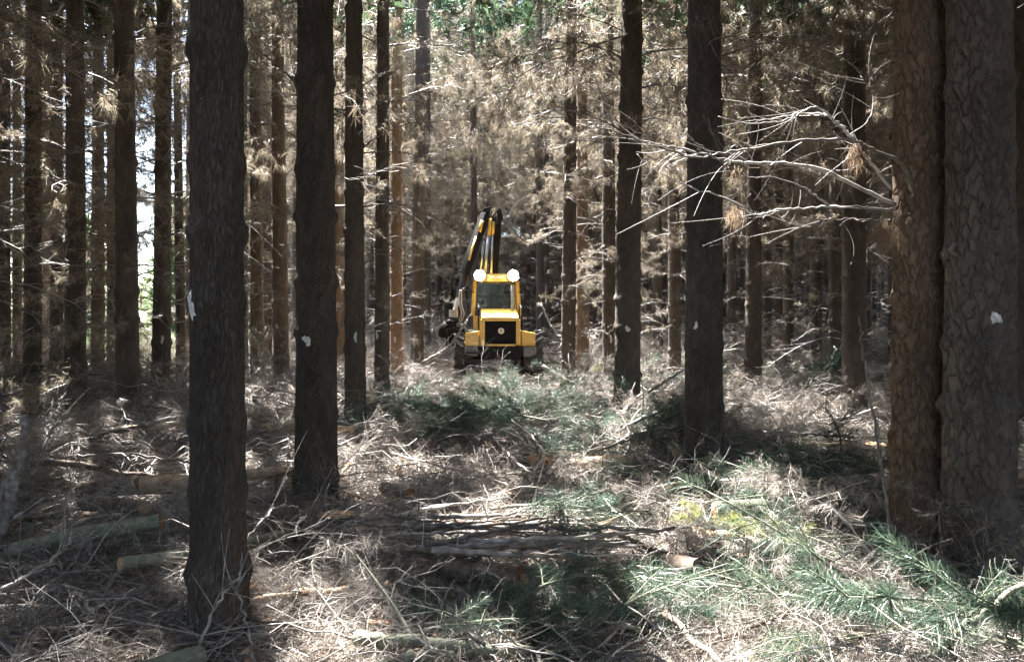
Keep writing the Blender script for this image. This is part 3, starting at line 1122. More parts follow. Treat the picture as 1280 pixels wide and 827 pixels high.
limb(R2, [(1114, 236, 5.6), (1084, 198, 5.45), (1070, 180, 5.35)], .016, .013, 7, 2)
limb(R2, [(1112, 275, 5.6), (1082, 275, 5.4), (1040, 274, 5.3), (1000, 284, 5.25), (960, 262, 5.3)], .007, .0025, 8, 5, tufts=[(1104, 280, 5.5, 170, .15), (1120, 286, 5.52, 120, .16)])
limb(R2, [(1068, 190, 5.3), (1052, 205, 5.25), (1030, 218, 5.2), (1000, 210, 5.2)], .006, .002, 9, 3)
limb(R2, [(1060, 170, 5.3), (1085, 150, 5.35), (1090, 120, 5.4), (1075, 95, 5.45)], .006, .002, 10, 4)
# short limbs on the left of the dotted trunk
limb(T2, [(372, 56, 7.2), (357, 25, 7.1), (338, -8, 7.0)], .016, .011, 11, 1, mat=M['stick'])
limb(T2, [(372, 106, 7.2), (345, 80, 7.0), (320, 62, 6.9), (303, 50, 6.8)], .014, .005, 12, 3, mat=M['stick'])
limb(T2, [(372, 121, 7.2), (340, 114, 7.1), (307, 109, 7.0)], .009, .004, 13, 3)
limb(T2, [(372, 172, 7.2), (350, 158, 7.1), (329, 145, 7.0), (305, 109, 6.9)], .010, .004, 14, 3)
limb(T2, [(418, 120, 7.2), (450, 108, 7.0), (480, 92, 6.9)], .008, .003, 15, 4)
limb(T2, [(418, 215, 7.2), (440, 225, 7.05), (470, 216, 6.95), (492, 205, 6.9)], .007, .0025, 16, 4)

# ------------------------------------------------------------------ the yellow machine
MX, MY, MZ = -.40, 23.9, .06
mach = thing('forestry_machine', (MX, MY, MZ), 'yellow wheeled forestry machine with black grille, lit roof lamps and raised crane on the track', 'forestry machine')
MYAW = math.radians(3)
mach.rotation_euler = (0, 0, MYAW)
MINV = (Matrix.Translation((MX, MY, MZ)) @ Matrix.Rotation(MYAW, 4, 'Z')).inverted()


def lp(px, py, d):
    return MINV @ at(px, py, d)


def bm_part(name, bm, mat, parent, smooth=False):
    bmesh.ops.recalc_face_normals(bm, faces=bm.faces)
    me = bpy.data.meshes.new(name)
    bm.to_mesh(me)
    bm.free()
    me.materials.append(mat)
    if smooth:
        for p in me.polygons:
            p.use_smooth = True
    return obj(name, me, parent)


def add_box(bm, c, s, bev=.015, rot=None):
    m = Matrix.Translation(c)
    if rot is not None:
        m = m @ rot
    r = bmesh.ops.create_cube(bm, size=1, matrix=m @ Matrix.Diagonal((*s, 1)))
    if bev:
        es = list({e for v in r['verts'] for e in v.link_edges})
        bmesh.ops.bevel(bm, geom=es, offset=bev, segments=2, affect='EDGES', profile=.5)


def add_prism(bm, poly, lo, hi, axis='y', bev=0.0):
    """a polygon of (a, b) pairs pulled along an axis: axis y -> (x, z), axis x -> (y, z)"""
    def co(a, b, t):
        return (a, t, b) if axis == 'y' else (t, a, b)
    v0 = [bm.verts.new(co(a, b, lo)) for a, b in poly]
    v1 = [bm.verts.new(co(a, b, hi)) for a, b in poly]
    n = len(poly)
    fs = [bm.faces.new(v0), bm.faces.new(list(reversed(v1)))]
    for i in range(n):
        fs.append(bm.faces.new((v0[i], v1[i], v1[(i + 1) % n], v0[(i + 1) % n])))
    if bev:
        es = list({e for f in fs for e in f.edges})
        bmesh.ops.bevel(bm, geom=es, offset=bev, segments=2, affect='EDGES', profile=.5)


def add_beam(bm, p0, p1, w, h, bev=.015, w1=None):
    p0, p1 = Vector(p0), Vector(p1)
    d = p1 - p0
    rot = d.to_track_quat('Z', 'Y').to_matrix().to_4x4()
    add_box(bm, (p0 + p1) / 2, (w, h, d.length), bev, rot)


def add_rod(bm, p0, p1, r, seg=12):
    p0, p1 = Vector(p0), Vector(p1)
    d = p1 - p0
    m = Matrix.Translation((p0 + p1) / 2) @ d.to_track_quat('Z', 'Y').to_matrix().to_4x4()
    bmesh.ops.create_cone(bm, cap_ends=True, segments=seg, radius1=r, radius2=r, depth=d.length, matrix=m)


def box_part(name, c, s, mat, parent=None, bev=.015, rot=None):
    bm = bmesh.new()
    add_box(bm, c, s, bev, rot)
    return bm_part(name, bm, mat, parent or mach)


def prism_part(name, poly, lo, hi, mat, axis='y', bev=.015, parent=None):
    bm = bmesh.new()
    add_prism(bm, poly, lo, hi, axis, bev)
    return bm_part(name, bm, mat, parent or mach)


def wheel(x, y):
    R, W = .70, .58
    prof = [(.40, .46), (.46, .30), (.49, .22), (.60, .27), (.665, .27), (.69, .22), (.70, .10), (.70, -.10), (.69, -.22), (.665, -.27), (.60, -.27), (.49, -.22), (.46, -.30)]
    prof = [(r_, w_) for r_, w_ in prof[2:12]]
    n = 48
    V, Q = [], []
    for i in range(n):
        a = 2 * PI * i / n
        for (r_, w_) in prof:
            V.append((w_, r_ * math.cos(a), r_ * math.sin(a)))
    m = len(prof)
    for i in range(n):
        for j in range(m - 1):
            Q.append((i * m + j, ((i + 1) % n) * m + j, ((i + 1) % n) * m + j + 1, i * m + j + 1))
    w = obj('wheel', to_mesh('tyre', Geo(V, Q), [M['rubber']], True), mach, loc=(x, y, .68))
    bm = bmesh.new()
    for i in range(18):                      # chevron bars, left and right half staggered
        for s_ in (-1, 1):
            a = 2 * PI * (i + (.5 if s_ > 0 else 0)) / 18
            rot = Matrix.Rotation(a, 4, 'X') @ Matrix.Translation((s_ * .145, 0, R + .02)) @ Matrix.Rotation(s_ * .75, 4, 'Z')
            r_ = bmesh.ops.create_cube(bm, size=1, matrix=rot @ Matrix.Diagonal((.36, .065, .075, 1)))
    bm_part('tread_bars', bm, M['rubber'], w)
    bm = bmesh.new()
    for s_ in (-1, 1):
        bmesh.ops.create_cone(bm, cap_ends=True, segments=28, radius1=.48, radius2=.20, depth=.10, matrix=Matrix.Translation((s_ * .17, 0, 0)) @ Matrix.Rotation(-s_ * PI / 2, 4, 'Y'))
        bmesh.ops.create_cone(bm, cap_ends=True, segments=16, radius1=.14, radius2=.11, depth=.12, matrix=Matrix.Translation((s_ * .2, 0, 0)) @ Matrix.Rotation(s_ * PI / 2, 4, 'Y'))
    bm_part('rim', bm, M['yellow'], w)
    return w


for (wx, wy) in ((-1.02, 0), (1.0, .1), (-1.02, 1.55), (1.0, 1.55), (-1.02, 5.2), (1.0, 5.2)):
    wheel(wx, wy)
prism_part('chassis', [(-1.25, .60), (-1.25, .98), (2.4, .98), (2.4, .60)], -.45, .45, M['black'], 'x')
prism_part('rear_frame', [(2.45, .75), (2.45, 1.15), (6.4, 1.15), (6.4, .85)], -.4, .4, M['black'], 'x')
bm = bmesh.new()
add_rod(bm, (-.95, 0, .68), (.95, .1, .68), .11)
add_rod(bm, (-.95, 1.55, .68), (.95, 1.55, .68), .11)
add_rod(bm, (-.95, 5.2, .68), (.95, 5.2, .68), .11)
bm_part('axles', bm, M['black'], mach, True)
prism_part('bumper', [(-.62, .985), (.62, .985), (.62, .74), (.48, .62), (-.48, .62), (-.62, .74)], -1.62, -1.22, M['black'])
for s_ in (-1, 1):
    e = prism_part('bumper_end', [(s_ * .63, .985), (s_ * .985, .985), (s_ * .985, .80), (s_ * .80, .70), (s_ * .63, .72)], -1.64, -1.15, M['grey'], bev=.02)
    prism_part('step_box', [(s_ * .58, .995), (s_ * .97, .995), (s_ * .98, 1.36), (s_ * .58, 1.43)], -1.55, -.72, M['yellow'], bev=.03)
# engine hood: sloping top, front frame round a black mesh
prism_part('hood', [(-1.48, 1.0), (-1.48, 1.70), (-1.36, 1.80), (.12, 2.08), (.12, 1.0)], -.53, .53, M['yellow'], 'x', bev=.035)
bm = bmesh.new()
for s_ in (-1, 1):
    add_prism(bm, [(s_ * .43, 1.05), (s_ * .56, 1.01), (s_ * .55, 1.74), (s_ * .43, 1.70)], -1.60, -1.47, 'y', .015)
add_prism(bm, [(-.55, 1.705), (.55, 1.705), (.50, 1.80), (-.50, 1.80)], -1.59, -1.46, 'y', .015)
add_prism(bm, [(-.44, 1.0), (.44, 1.0), (.36, 1.055), (-.36, 1.055)], -1.595, -1.47, 'y', .012)
bm_part('hood_frame', bm, M['yellow'], mach)
grille = box_part('grille', (0, -1.485, 1.38), (.85, .03, .64), M['black'], bev=.006)
for k in range(9):
    box_part('grille_bar', (0, -1.508, 1.10 + k * .07), (.83, .014, .022), M['black'], grille, bev=.004)
bm = bmesh.new()
add_rod(bm, (.02, -1.505, 1.42), (.02, -1.545, 1.42), .085, 24)
bg = bm_part('emblem', bm, M['white'], grille)
bm = bmesh.new()
add_rod(bm, (.02, -1.54, 1.42), (.02, -1.55, 1.42), .045, 20)
bm_part('emblem_centre', bm, M['yellow'], bg)
# cab
CX = -.06
cab = prism_part('cab', [(-.72, 1.0), (-.74, 1.86), (.66, 1.86), (.62, 1.0)], .13, 1.55, M['yellow'], bev=.03)
for s_ in (-1, 1):
    bm = bmesh.new()
    add_beam(bm, (CX + s_ * .70, .17, 1.86), (CX + s_ * .63, .24, 2.88), .085, .10)
    add_beam(bm, (CX + s_ * .70, 1.48, 1.86), (CX + s_ * .63, 1.42, 2.88), .085, .10)
    bm_part('cab_post', bm, M['yellow'], cab)
    bm = bmesh.new()
    add_beam(bm, (CX + s_ * .655, .30, 2.0), (CX + s_ * .60, .30, 2.85), .03, .04, .006)
    bm_part('window_seal', bm, M['black'], cab)
    prism_part('side_window', [(.24, 1.90), (.28, 2.84), (1.38, 2.84), (1.42, 1.90)], CX + s_ * .655, CX + s_ * .665, M['glass'], 'x', bev=0, parent=cab)
prism_part('windscreen', [(CX - .64, 1.88), (CX + .64, 1.88), (CX + .58, 2.85), (CX - .58, 2.85)], .20, .212, M['glass'], bev=0, parent=cab)
roof = prism_part('cab_roof', [(.02, 2.88), (.02, 3.06), (.3, 3.13), (1.6, 3.10), (1.6, 2.88)], CX - .66, CX + .66, M['yellow'], 'x', bev=.03, parent=cab)
box_part('visor_panel', (CX + .02, -.015, 2.97), (.60, .05, .20), M['yellow'], bev=.012, parent=roof)
for k in range(6):
    box_part('pale_letter', (CX - .15 + k * .065, -.045, 3.00), (.042, .008, .06), M['white'], bev=.003, parent=roof)
box_part('windscreen_bar', (CX, .185, 2.44), (1.18, .014, .022), M['black'], bev=.003, parent=cab)
box_part('cab_mirror', (CX + .32, .14, 2.55), (.20, .04, .10), M['black'], bev=.01, parent=cab)
box_part('cab_monitor', (CX - .40, .55, 2.28), (.10, .06, .14), M['black'], bev=.02, parent=cab)
bm = bmesh.new()
add_prism(bm, [(-.26, 1.5), (.20, 1.5), (.26, 2.05), (.17, 2.30), (.09, 2.40), (.07, 2.52), (-.11, 2.54), (-.14, 2.40), (-.22, 2.28)], .85, 1.02, 'y', .04)
add_box(bm, (-.02, .68, 1.95), (.5, .45, .14), .04)
for v in bm.verts:
    v.co.x += CX - .02
bm_part('driver_seat', bm, M['seat'], cab)
for sx in (-.50, .49):
    bm = bmesh.new()
    add_rod(bm, (CX + sx, .06, 3.04), (CX + sx, -.10, 3.04), .165, 24)
    add_rod(bm, (CX + sx, .02, 2.94), (CX + sx, .02, 2.88), .02, 8)
    w_ = bm_part('work_lamp', bm, M['black'], roof)
    bm = bmesh.new()
    add_rod(bm, (CX + sx, -.10, 3.04), (CX + sx, -.112, 3.04), .155, 24)
    bm_part('lamp_lens', bm, M['lamp'], w_)
for s_ in (-1, 1):
    bm = bmesh.new()
    add_rod(bm, (s_ * .60, -1.40, 1.42), (s_ * .60, -1.40, 2.05), .018, 8)
    add_rod(bm, (s_ * .60, -.30, 1.42), (s_ * .60, -.30, 2.20), .018, 8)
    add_rod(bm, (s_ * .60, -1.40, 2.05), (s_ * .60, -.30, 2.20), .018, 8)
    bm_part('handrail', bm, M['black'], mach)
    bm = bmesh.new()
    add_rod(bm, (CX + s_ * .66, .15, 2.55), (CX + s_ * .86, .02, 2.60), .014, 8)
    add_box(bm, (CX + s_ * .88, .0, 2.48), (.12, .05, .26), .012)
    bm_part('side_mirror', bm, M['black'], cab)
bm = bmesh.new()
add_rod(bm, (.40, -.25, 2.0), (.40, -.25, 2.75), .05, 12)
bm_part('exhaust_stack', bm, M['steel'], mach)
bm = bmesh.new()
add_beam(bm, (CX - .1, .17, 1.92), (CX + .22, .17, 2.40), .02, .015, .003)
bm_part('wiper', bm, M['black'], cab)
bm = bmesh.new()
for k in range(3):
    add_box(bm, (-.80, -1.70, .50 + k * .16), (.30, .10, .03), .006)
bm_part('ladder', bm, M['black'], mach)
# crane
bm = bmesh.new()
add_beam(bm, (-.1, 2.1, .98), (-.1, 2.05, 2.2), .5, .5, .04)
add_rod(bm, (-.1, 2.05, 2.2), (-.1, 2.05, 3.1), .2, 16)
bm_part('crane_post', bm, M['black'], mach)
A0, A1 = lp(616, 352, 25.9), lp(621, 268, 25.4)
bm = bmesh.new()
add_beam(bm, A0, A1, .25, .28, .02)
boom = bm_part('main_boom', bm, M['black'], mach)
bm = bmesh.new()
add_prism(bm, [(p.x, p.z) for p in (lp(601, 276, 25.2), lp(604, 262, 25.2), (lp(612, 259.5, 25.2)), lp(626, 262, 25.2), lp(629, 274, 25.2), lp(622, 280, 25.2), lp(608, 281, 25.2))], lp(612, 262, 25.2).y - .20, lp(612, 262, 25.2).y + .12, 'y', .02)
bm_part('boom_knuckle', bm, M['black'], boom)
B0, B1 = lp(607, 268, 24.9), lp(580, 342, 24.2)
bm = bmesh.new()
add_beam(bm, B0, B1, .24, .24, .02)
stick = bm_part('outer_boom', bm, M['black'], mach)
bm = bmesh.new()
add_beam(bm, lp(582, 336, 24.1), lp(573, 372, 23.9), .15, .15, .012)
bm_part('boom_extension', bm, M['black'], stick)


def rod_part(name, a, b, r, mat, parent):
    bm = bmesh.new()
    add_rod(bm, a, b, r)
    return bm_part(name, bm, mat, parent, True)


rod_part('boom_stripe', lp(595, 296, 24.42), lp(586, 325, 24.12), .03, M['yellow'], stick)
rod_part('cylinder_barrel', lp(603, 276, 24.6), lp(599, 290, 24.55), .055, M['yellow'], stick)
rod_part('cylinder_barrel', lp(613, 273, 24.85), lp(611, 294, 24.85), .055, M['yellow'], boom)
rod_part('cylinder_barrel', lp(617, 277, 24.9), lp(616, 293, 24.9), .05, M['yellow'], boom)
rod_part('cylinder_rod', lp(611, 293, 24.85), lp(606, 345, 24.95), .045, M['steel'], boom)
rod_part('cylinder_rod', lp(616, 293, 24.9), lp(614, 345, 25.0), .03, M['steel'], boom)
rod_part('cylinder_rod', lp(605, 300, 24.7), lp(601, 338, 24.8), .03, M['steel'], boom)


def hose_part(pts, r, mat, parent, name='hose'):
    P = smooth_path([list(lp(*p)) for p in pts], 7 * len(pts))
    return obj(name, to_mesh(name, tube(P, r, 7), [mat], True), parent)


hose_part([(600, 300, 24.6), (596, 325, 24.4), (588, 350, 24.1), (578, 362, 23.9)], .022, M['hose'], stick)
hose_part([(575, 362, 23.8), (574, 378, 23.75), (577, 392, 23.7), (572, 404, 23.7), (566, 408, 23.7)], .024, M['palehose'], stick)
hose_part([(577, 362, 23.8), (577, 380, 23.7), (580, 392, 23.65), (575, 404, 23.65), (568, 411, 23.7)], .022, M['palehose'], stick)
hose_part([(579, 360, 23.8), (581, 380, 23.7), (583, 395, 23.65), (577, 408, 23.6), (569, 414, 23.7)], .020, M['hose'], stick)
# harvester head hanging from the crane tip
hd = lp(567, 392, 23.8)
bm = bmesh.new()
add_beam(bm, lp(573, 370, 23.9), lp(568, 390, 23.8), .10, .10, .01)
add_rod(bm, hd + Vector((0, 0, .12)), hd - Vector((0, 0, .10)), .13, 16)
rt = bm_part('rotator', bm, M['palehose'], mach)
bm = bmesh.new()
add_box(bm, hd + Vector((-.05, .1, -.38)), (.42, .5, .42), .04)
add_box(bm, hd + Vector((-.05, .05, -.75)), (.34, .42, .4), .04)
add_rod(bm, hd + Vector((-.30, -.2, -.55)), hd + Vector((-.30, .25, -.55)), .16, 16)
add_rod(bm, hd + Vector((.20, -.2, -.55)), hd + Vector((.20, .25, -.55)), .16, 16)
hh = bm_part('harvester_head', bm, M['black'], mach)
for s_ in (-1, 1):
    pts = [hd + Vector((s_ * .16 - .05, -.15, -.30)), hd + Vector((s_ * .38 - .05, -.25, -.42)), hd + Vector((s_ * .42 - .05, -.30, -.70)), hd + Vector((s_ * .22 - .05, -.34, -.92))]
    P = smooth_path([list(p) for p in pts], 14)
    obj('delimbing_knife', to_mesh('delimbing_knife', tube(P, np.linspace(.06, .02, 14), 5), [M['grey']]), hh)


# ------------------------------------------------------------------ logs and stumps
keep_clear = []                     # the loose litter keeps off these


def rest(p, r):
    """slide a point along its sight line until it lies r + a little brash above the floor"""
    u = 640 + p[0] / p[1] * FPX
    v = HOR - (p[2] - CAM_H) / p[1] * FPX
    return on_ground(u, v, r * .7 + .08 + .10 * min(1, max(0, (abs(p[0]) - 1) / 1.2)))


def log(p0, p1, r0, r1, bark, cut, label, cat='log', seed=0, cut2=None, rough=.06):
    r = np.random.default_rng(seed + 50)
    p0, p1 = rest(p0, r0), rest(p1, r1)
    for t_ in np.linspace(0, 1, 9):
        keep_clear.append((*((p0 + (p1 - p0) * t_)[:2]), r0 + .14, p0.z))
    root = thing('log', p0, label, cat)
    L = (p1 - p0).length
    n, m = 16, max(8, int(L / .06))
    t = np.linspace(0, 1, m)
    ax = (p1 - p0).normalized()
    a = ax.cross(Vector((0, 0, 1))).normalized()
    b = ax.cross(a)
    A, B, X = np.array(a), np.array(b), np.array(ax)
    th = np.arange(n) * 2 * PI / n
    bow = .03 * L * r.normal()
    ctr = np.outer(t * L, X) + np.outer(bow * np.sin(PI * t), A)
    lump = 1 + rough * np.sin(2 * th[None, :] + 5 * t[:, None] * L + r.random() * 6) + rough * .8 * np.sin(5 * th[None, :] + 11 * t[:, None] * L) + rough * .7 * r.normal(size=(m, n))
    R = (r0 + (r1 - r0) * t)[:, None] * lump
    V = ctr[:, None, :] + R[..., None] * (np.cos(th)[None, :, None] * A + np.sin(th)[None, :, None] * B)
    i = np.arange(m - 1)[:, None] * n
    j = np.arange(n)[None, :]
    k = (j + 1) % n
    q = np.stack([i + j, i + k, i + n + k, i + n + j], -1).reshape(-1, 4)
    obj('bark', to_mesh('bark', Geo(V.reshape(-1, 3), q), [bark], True), root)
    for e, (ring, c, s_, cm) in enumerate(((V[0], ctr[0], -1, cut), (V[-1], ctr[-1], 1, cut2 or cut))):
        rg = c + (ring - c) * .97 + X * s_ * .002
        mid = c + (ring - c) * .5 + X * s_ * .006 + r.normal(size=(n, 1)) * X * .004
        v = np.vstack([rg, mid, c + X * s_ * .008])
        jj = np.arange(n)
        kk = (jj + 1) % n
        obj('cut_end', to_mesh('cut_end', Geo(v, np.stack([jj, kk, kk + n, jj + n], 1), np.stack([jj + n, kk + n, np.full(n, 2 * n)], 1)), [cm]), root)
    return root


log(at(100, 613, 7.15), at(178, 606, 7.5), .075, .07, M['log_bark'], M['cut'], 'short bark-covered log with pale sawn end, left of the nearest trunk', seed=1)
log(at(163, 607, 6.95), at(262, 603, 7.2), .075, .07, M['log_pale'], M['cut'], 'stripped orange log lying behind the nearest left trunk', seed=2)
log(at(104, 628, 7.0), at(180, 634, 6.8), .06, .055, M['log_bark'], M['cut'], 'dark thin log lying in front of the short sawn log', seed=3)
log(at(8, 690, 5.5), at(200, 651, 6.0), .055, .05, M['green_stem'], M['rot'], 'long mossy green log slanting up at lower left', seed=4)
log(at(150, 705, 5.3), at(372, 665, 5.9), .036, .03, M['green_stem'], M['cut'], 'slim greenish log passing behind the nearest left trunk near the ground', seed=5)
log(at(150, 852, 3.75), at(250, 818, 3.85), .05, .045, M['green_stem'], M['cut'], 'pale green log end at the bottom edge beside the nearest trunk', seed=6)
log(at(714, 583, 8.9), at(793, 577, 9.2), .095, .085, M['log_pale'], M['rot'], 'partly barked pale log lying across the track in the middle', seed=7)
log(at(848, 566, 8.75), at(836, 556, 9.9), .085, .08, M['log_bark'], M['cut'], 'log seen end-on with round tan cut face beside the lone trunk', seed=8)
log(at(894, 637, 7.0), at(992, 631, 7.4), .062, .055, M['green_stem'], M['cut'], 'thin log with orange cut end among boughs right of the lone trunk', seed=9)
log(at(556, 712, 5.5), at(648, 724, 5.25), .07, .075, M['log_bark'], M['rot'], 'dark log with a splintered red end in the lower middle', seed=10)
log(at(655, 728, 5.2), at(742, 700, 5.5), .05, .035, M['log_bark'], M['cut'], 'tapering brown log right of the splintered red end', seed=11)
log(at(298, 594, 7.6), at(362, 589, 7.8), .055, .05, M['log_pale'], M['cut'], 'pale bare log between the two big left trunks', seed=12)
log(at(822, 703, 5.75), at(872, 712, 5.6), .07, .075, M['log_bark'], M['log_bark'], 'dark log chunk put in for the shadow hollow beside the sunlit patch right of the middle', seed=13)  # dark chunk added in place of the shadow hollow under a log
log(at(668, 573, 9.3), at(706, 570, 9.1), .09, .07, M['rot'], M['cut'], 'short splintered orange chunk left of the pale log in the middle', seed=14)
log(at(480, 610, 7.6), at(512, 617, 7.4), .06, .05, M['log_bark'], M['rot'], 'small dark broken log right of the dotted trunk', seed=15)
log(at(612, 556, 10.1), at(650, 552, 10.3), .05, .045, M['log_bark'], M['cut'], 'small log with pale cut end in front of the green brash heap', seed=16)


def stump(px, py, r, h, label):
    p = on_ground(px, py)
    root = thing('stump', p, label, 'stump')
    tr_ = Trunk(2 * r, h, 77 + int(px), cell=.05, depth=.008, first=9)
    obj('bark', tr_.mesh('bark', 36, .03, h, M['log_bark']), root)
    th = np.arange(36) * 2 * PI / 36
    rr = tr_.rad(th, np.full(36, h)) * .985
    v = np.vstack([np.stack([rr * np.cos(th), rr * np.sin(th), np.full(36, h + .003)], 1), [[0, 0, h + .006]]])
    j = np.arange(36)
    obj('cut_top', to_mesh('cut_top', Geo(v, None, np.stack([j, (j + 1) % 36, np.full(36, 36)], 1)), [M['cut']]), root)


stump(1102, 585, .15, .26, 'brown sawn stump beside the twin trunks')
stump(640, 628, .12, .10, 'low sawn stump in the track before the heap of sticks')
stump(420, 668, .13, .16, 'low stump with pale cut top at the foot of the dotted trunk')


# ------------------------------------------------------------------ single fallen branches and standing dead stems
def fallen(pts, r0, r1, label, seed, mat='stick', twigs=5, group=None, tl=.3, name='fallen_branch', cat='branch'):
    """pts: (pixel x, pixel y, height above the floor) or (pixel x, pixel y, None, depth)"""
    r = np.random.default_rng(seed + 3000)
    W = [on_ground(p[0], p[1], p[2]) if len(p) == 3 else at(p[0], p[1], p[3]) for p in pts]
    n = 7 * len(W)
    o0 = W[0].copy()
    P = smooth_path([list(p - o0) for p in W], n)
    P[1:-1] += r.normal(size=(n - 2, 3)) * .006
    R = np.linspace(r0, r1, n) * (1 + .08 * np.sin(np.arange(n) * 1.3 + seed))
    gs = []
    for k in range(twigs):
        i = int(r.integers(2, n - 1))
        tan = unit(P[min(i + 1, n - 1)] - P[i - 1])
        d = unit(tan * .8 + r.normal(size=3) * .6 + np.array([0, 0, .25]))
        l = tl * (.4 + r.random())
        q = np.linspace(0, 1, 7)[:, None]
        gs.append(tube(P[i] + d * l * q + r.normal(size=3) * .3 * l * q ** 2, max(R[i] * .4, .003) * (1.1 - .7 * q[:, 0]), 4, False))
    me = to_mesh(name, join([tube(P, R, 8)] + gs), [M[mat]], True)
    return tag(obj(name, me, loc=o0), label, cat, group)


F = fallen
F([(446, 797, .12), (510, 802, .10), (580, 808, .12), (662, 814, .10)], .036, .026, 'thick pale green pole lying along the bottom edge in the middle', 1, 'green_stem', 2)
F([(470, 835, .10), (520, 822, .10), (575, 818, .08), (650, 826, .06)], .028, .02, 'second green pole below the thick one at the bottom edge', 2, 'green_stem', 2)
F([(660, 815, .10), (720, 800, .15), (790, 776, .18), (845, 768, .12)], .016, .008, 'forked brown branch right of the thick pole at the bottom', 3, 'stick', 6)
F([(740, 838, .05), (800, 800, .14), (848, 770, .20)], .014, .008, 'straight stick pointing up right at the bottom of the middle', 4)
F([(700, 655, .16), (770, 668, .20), (810, 685, .18), (860, 698, .14)], .017, .009, 'dark curved branch end of the stick heap reaching right', 5, 'log_bark', 5)
F([(900, 602, .25), (965, 602, .32), (1015, 615, .30), (1060, 648, .22), (1115, 662, .15)], .022, .010, 'long arching branch sloping down to the foot of the brown trunk', 6, 'stick', 6)
F([(935, 705, .12), (995, 728, .16), (1060, 730, .14)], .018, .010, 'dark bent branch beside the yellow-green bough', 7, 'log_bark', 5)
F([(842, 832, .05), (900, 800, .10), (985, 766, .14), (1012, 755, .12)], .017, .010, 'dark brown stick across the big sunlit patch', 8, 'log_bark', 3)
F([(1000, 765, .06), (1045, 745, .12), (1085, 724, .16)], .020, .014, 'stout broken stick at the upper edge of the big sunlit patch', 9, 'log_bark', 2)
F([(1020, 620, .35), (1040, 605, .45), (1065, 600, .42), (1100, 604, .3)], .007, .004, 'thin pale hooped twig left of the brown trunk', 10, 'twig', 3)
F([(1140, 840, .10), (1200, 790, .22), (1250, 752, .32), (1300, 715, .36)], .021, .013, 'pale cut stem sticking out of the green bough in the lower right corner', 11, 'green_stem', 2)
F([(830, 860, None, 4.1), (826, 790, None, 4.4), (832, 740, None, 4.5), (838, 690, None, 4.6)], .006, .004, 'thin upright pale stalk at bottom right of the middle', 12, 'twig', 2)
F([(457, 760, None, 5.0), (463, 720, None, 5.0), (472, 690, None, 5.05), (480, 645, None, 5.1)], .011, .006, 'upright pale stick leaning left of the stick heap', 13, 'twig', 2)
F([(1118, 700, None, 5.3), (1110, 640, None, 5.35), (1098, 560, None, 5.4), (1085, 470, None, 5.5), (1076, 425, None, 5.5), (1075, 396, None, 5.5)], .013, .007, 'tall thin dead sapling stem before the brown trunk', 14, 'stick', 7)
F([(530, 452, None, 17.6), (548, 442, None, 17.4), (562, 432, None, 17.2), (576, 412, None, 17.1), (584, 400, None, 17.0)], .035, .018, 'white forked dead branch with finger twigs left of the machine', 15, 'twig', 8, tl=.55)
F([(676, 380, None, 19.5), (690, 410, None, 19.2), (706, 432, None, 19.0), (726, 458, None, 18.6), (748, 486, None, 18.2)], .028, .02, 'pale bare branch leaning right of the machine', 16, 'twig', 6, tl=.6)
F([(935, 538, .30), (990, 541, .32), (1050, 545, .32), (1118, 547, .30)], .016, .012, 'long pale pole lying level left of the twin trunks', 17, 'stick', 4)
F([(0, 668, None, 5.3), (12, 625, None, 5.4), (22, 580, None, 5.5), (34, 520, None, 5.6)], .045, .03, 'thick grey dead limb leaning at the left edge', 18, 'twig', 5)
F([(28, 560, None, 5.9), (5, 610, None, 5.8), (-10, 650, None, 5.8)], .03, .02, 'second grey limb leaning behind the first at the left edge', 19, 'twig', 3)
F([(0, 738, .15), (45, 712, .2), (75, 690, .24), (90, 672, .3)], .014, .006, 'curved pale branch rising from the lower left edge', 20, 'twig', 5)
F([(0, 798, .05), (40, 782, .10), (75, 770, .10), (106, 762, .12)], .013, .007, 'bent brown stick at the lower left corner', 21, 'stick', 4)
F([(90, 735, .1), (108, 755, .15), (110, 775, .1)], .013, .008, 'short white crooked stick end at lower left', 22, 'twig', 1)
F([(245, 830, None, 3.75), (262, 770, None, 3.7), (285, 735, None, 3.7), (300, 720, None, 3.75)], .008, .004, 'pale twig leaning on the foot of the nearest trunk', 23, 'twig', 5)
F([(318, 840, None, 3.6), (308, 780, None, 3.6), (298, 735, None, 3.65), (302, 690, None, 3.7)], .006, .003, 'thin crooked twig right of the foot of the nearest trunk', 24, 'twig', 5)
F([(290, 700, .2), (320, 660, .35), (345, 635, .42), (372, 632, .4)], .010, .004, 'arched pale twig between the two big left trunks', 25, 'twig', 7)
F([(600, 532, .2), (625, 555, .25), (650, 582, .22), (690, 605, .12)], .018, .011, 'pale stick slanting down over the brash in the middle of the track', 26, 'stick', 5)
F([(455, 560, .2), (490, 566, .25), (545, 582, .25), (620, 600, .18), (640, 612, .12)], .014, .008, 'long thin curved branch right of the dotted trunk', 27, 'stick', 6)
F([(665, 592, .25), (680, 570, .35), (664, 545, .4), (640, 525, .45)], .015, .008, 'raised pale branch above the splintered orange chunk', 28, 'twig', 4)
F([(775, 520, .35), (800, 495, .55), (830, 478, .7), (860, 455, .85)], .03, .014, 'grey branch slanting up between the thick daubed pine and the lone trunk', 29, 'stick', 6, tl=.5)
F([(770, 540, .3), (810, 520, .45), (850, 505, .55), (866, 498, .6)], .024, .012, 'second grey branch below it, left of the lone trunk', 30, 'stick', 5, tl=.45)
F([(760, 560, .2), (800, 540, .3), (862, 536, .35)], .022, .012, 'lowest grey branch of the bundle left of the lone trunk', 31, 'stick', 5, tl=.4)
F([(880, 590, .3), (900, 560, .5), (890, 545, .6)], .008, .004, 'thin white forked twig at the foot of the lone trunk', 32, 'twig', 6)
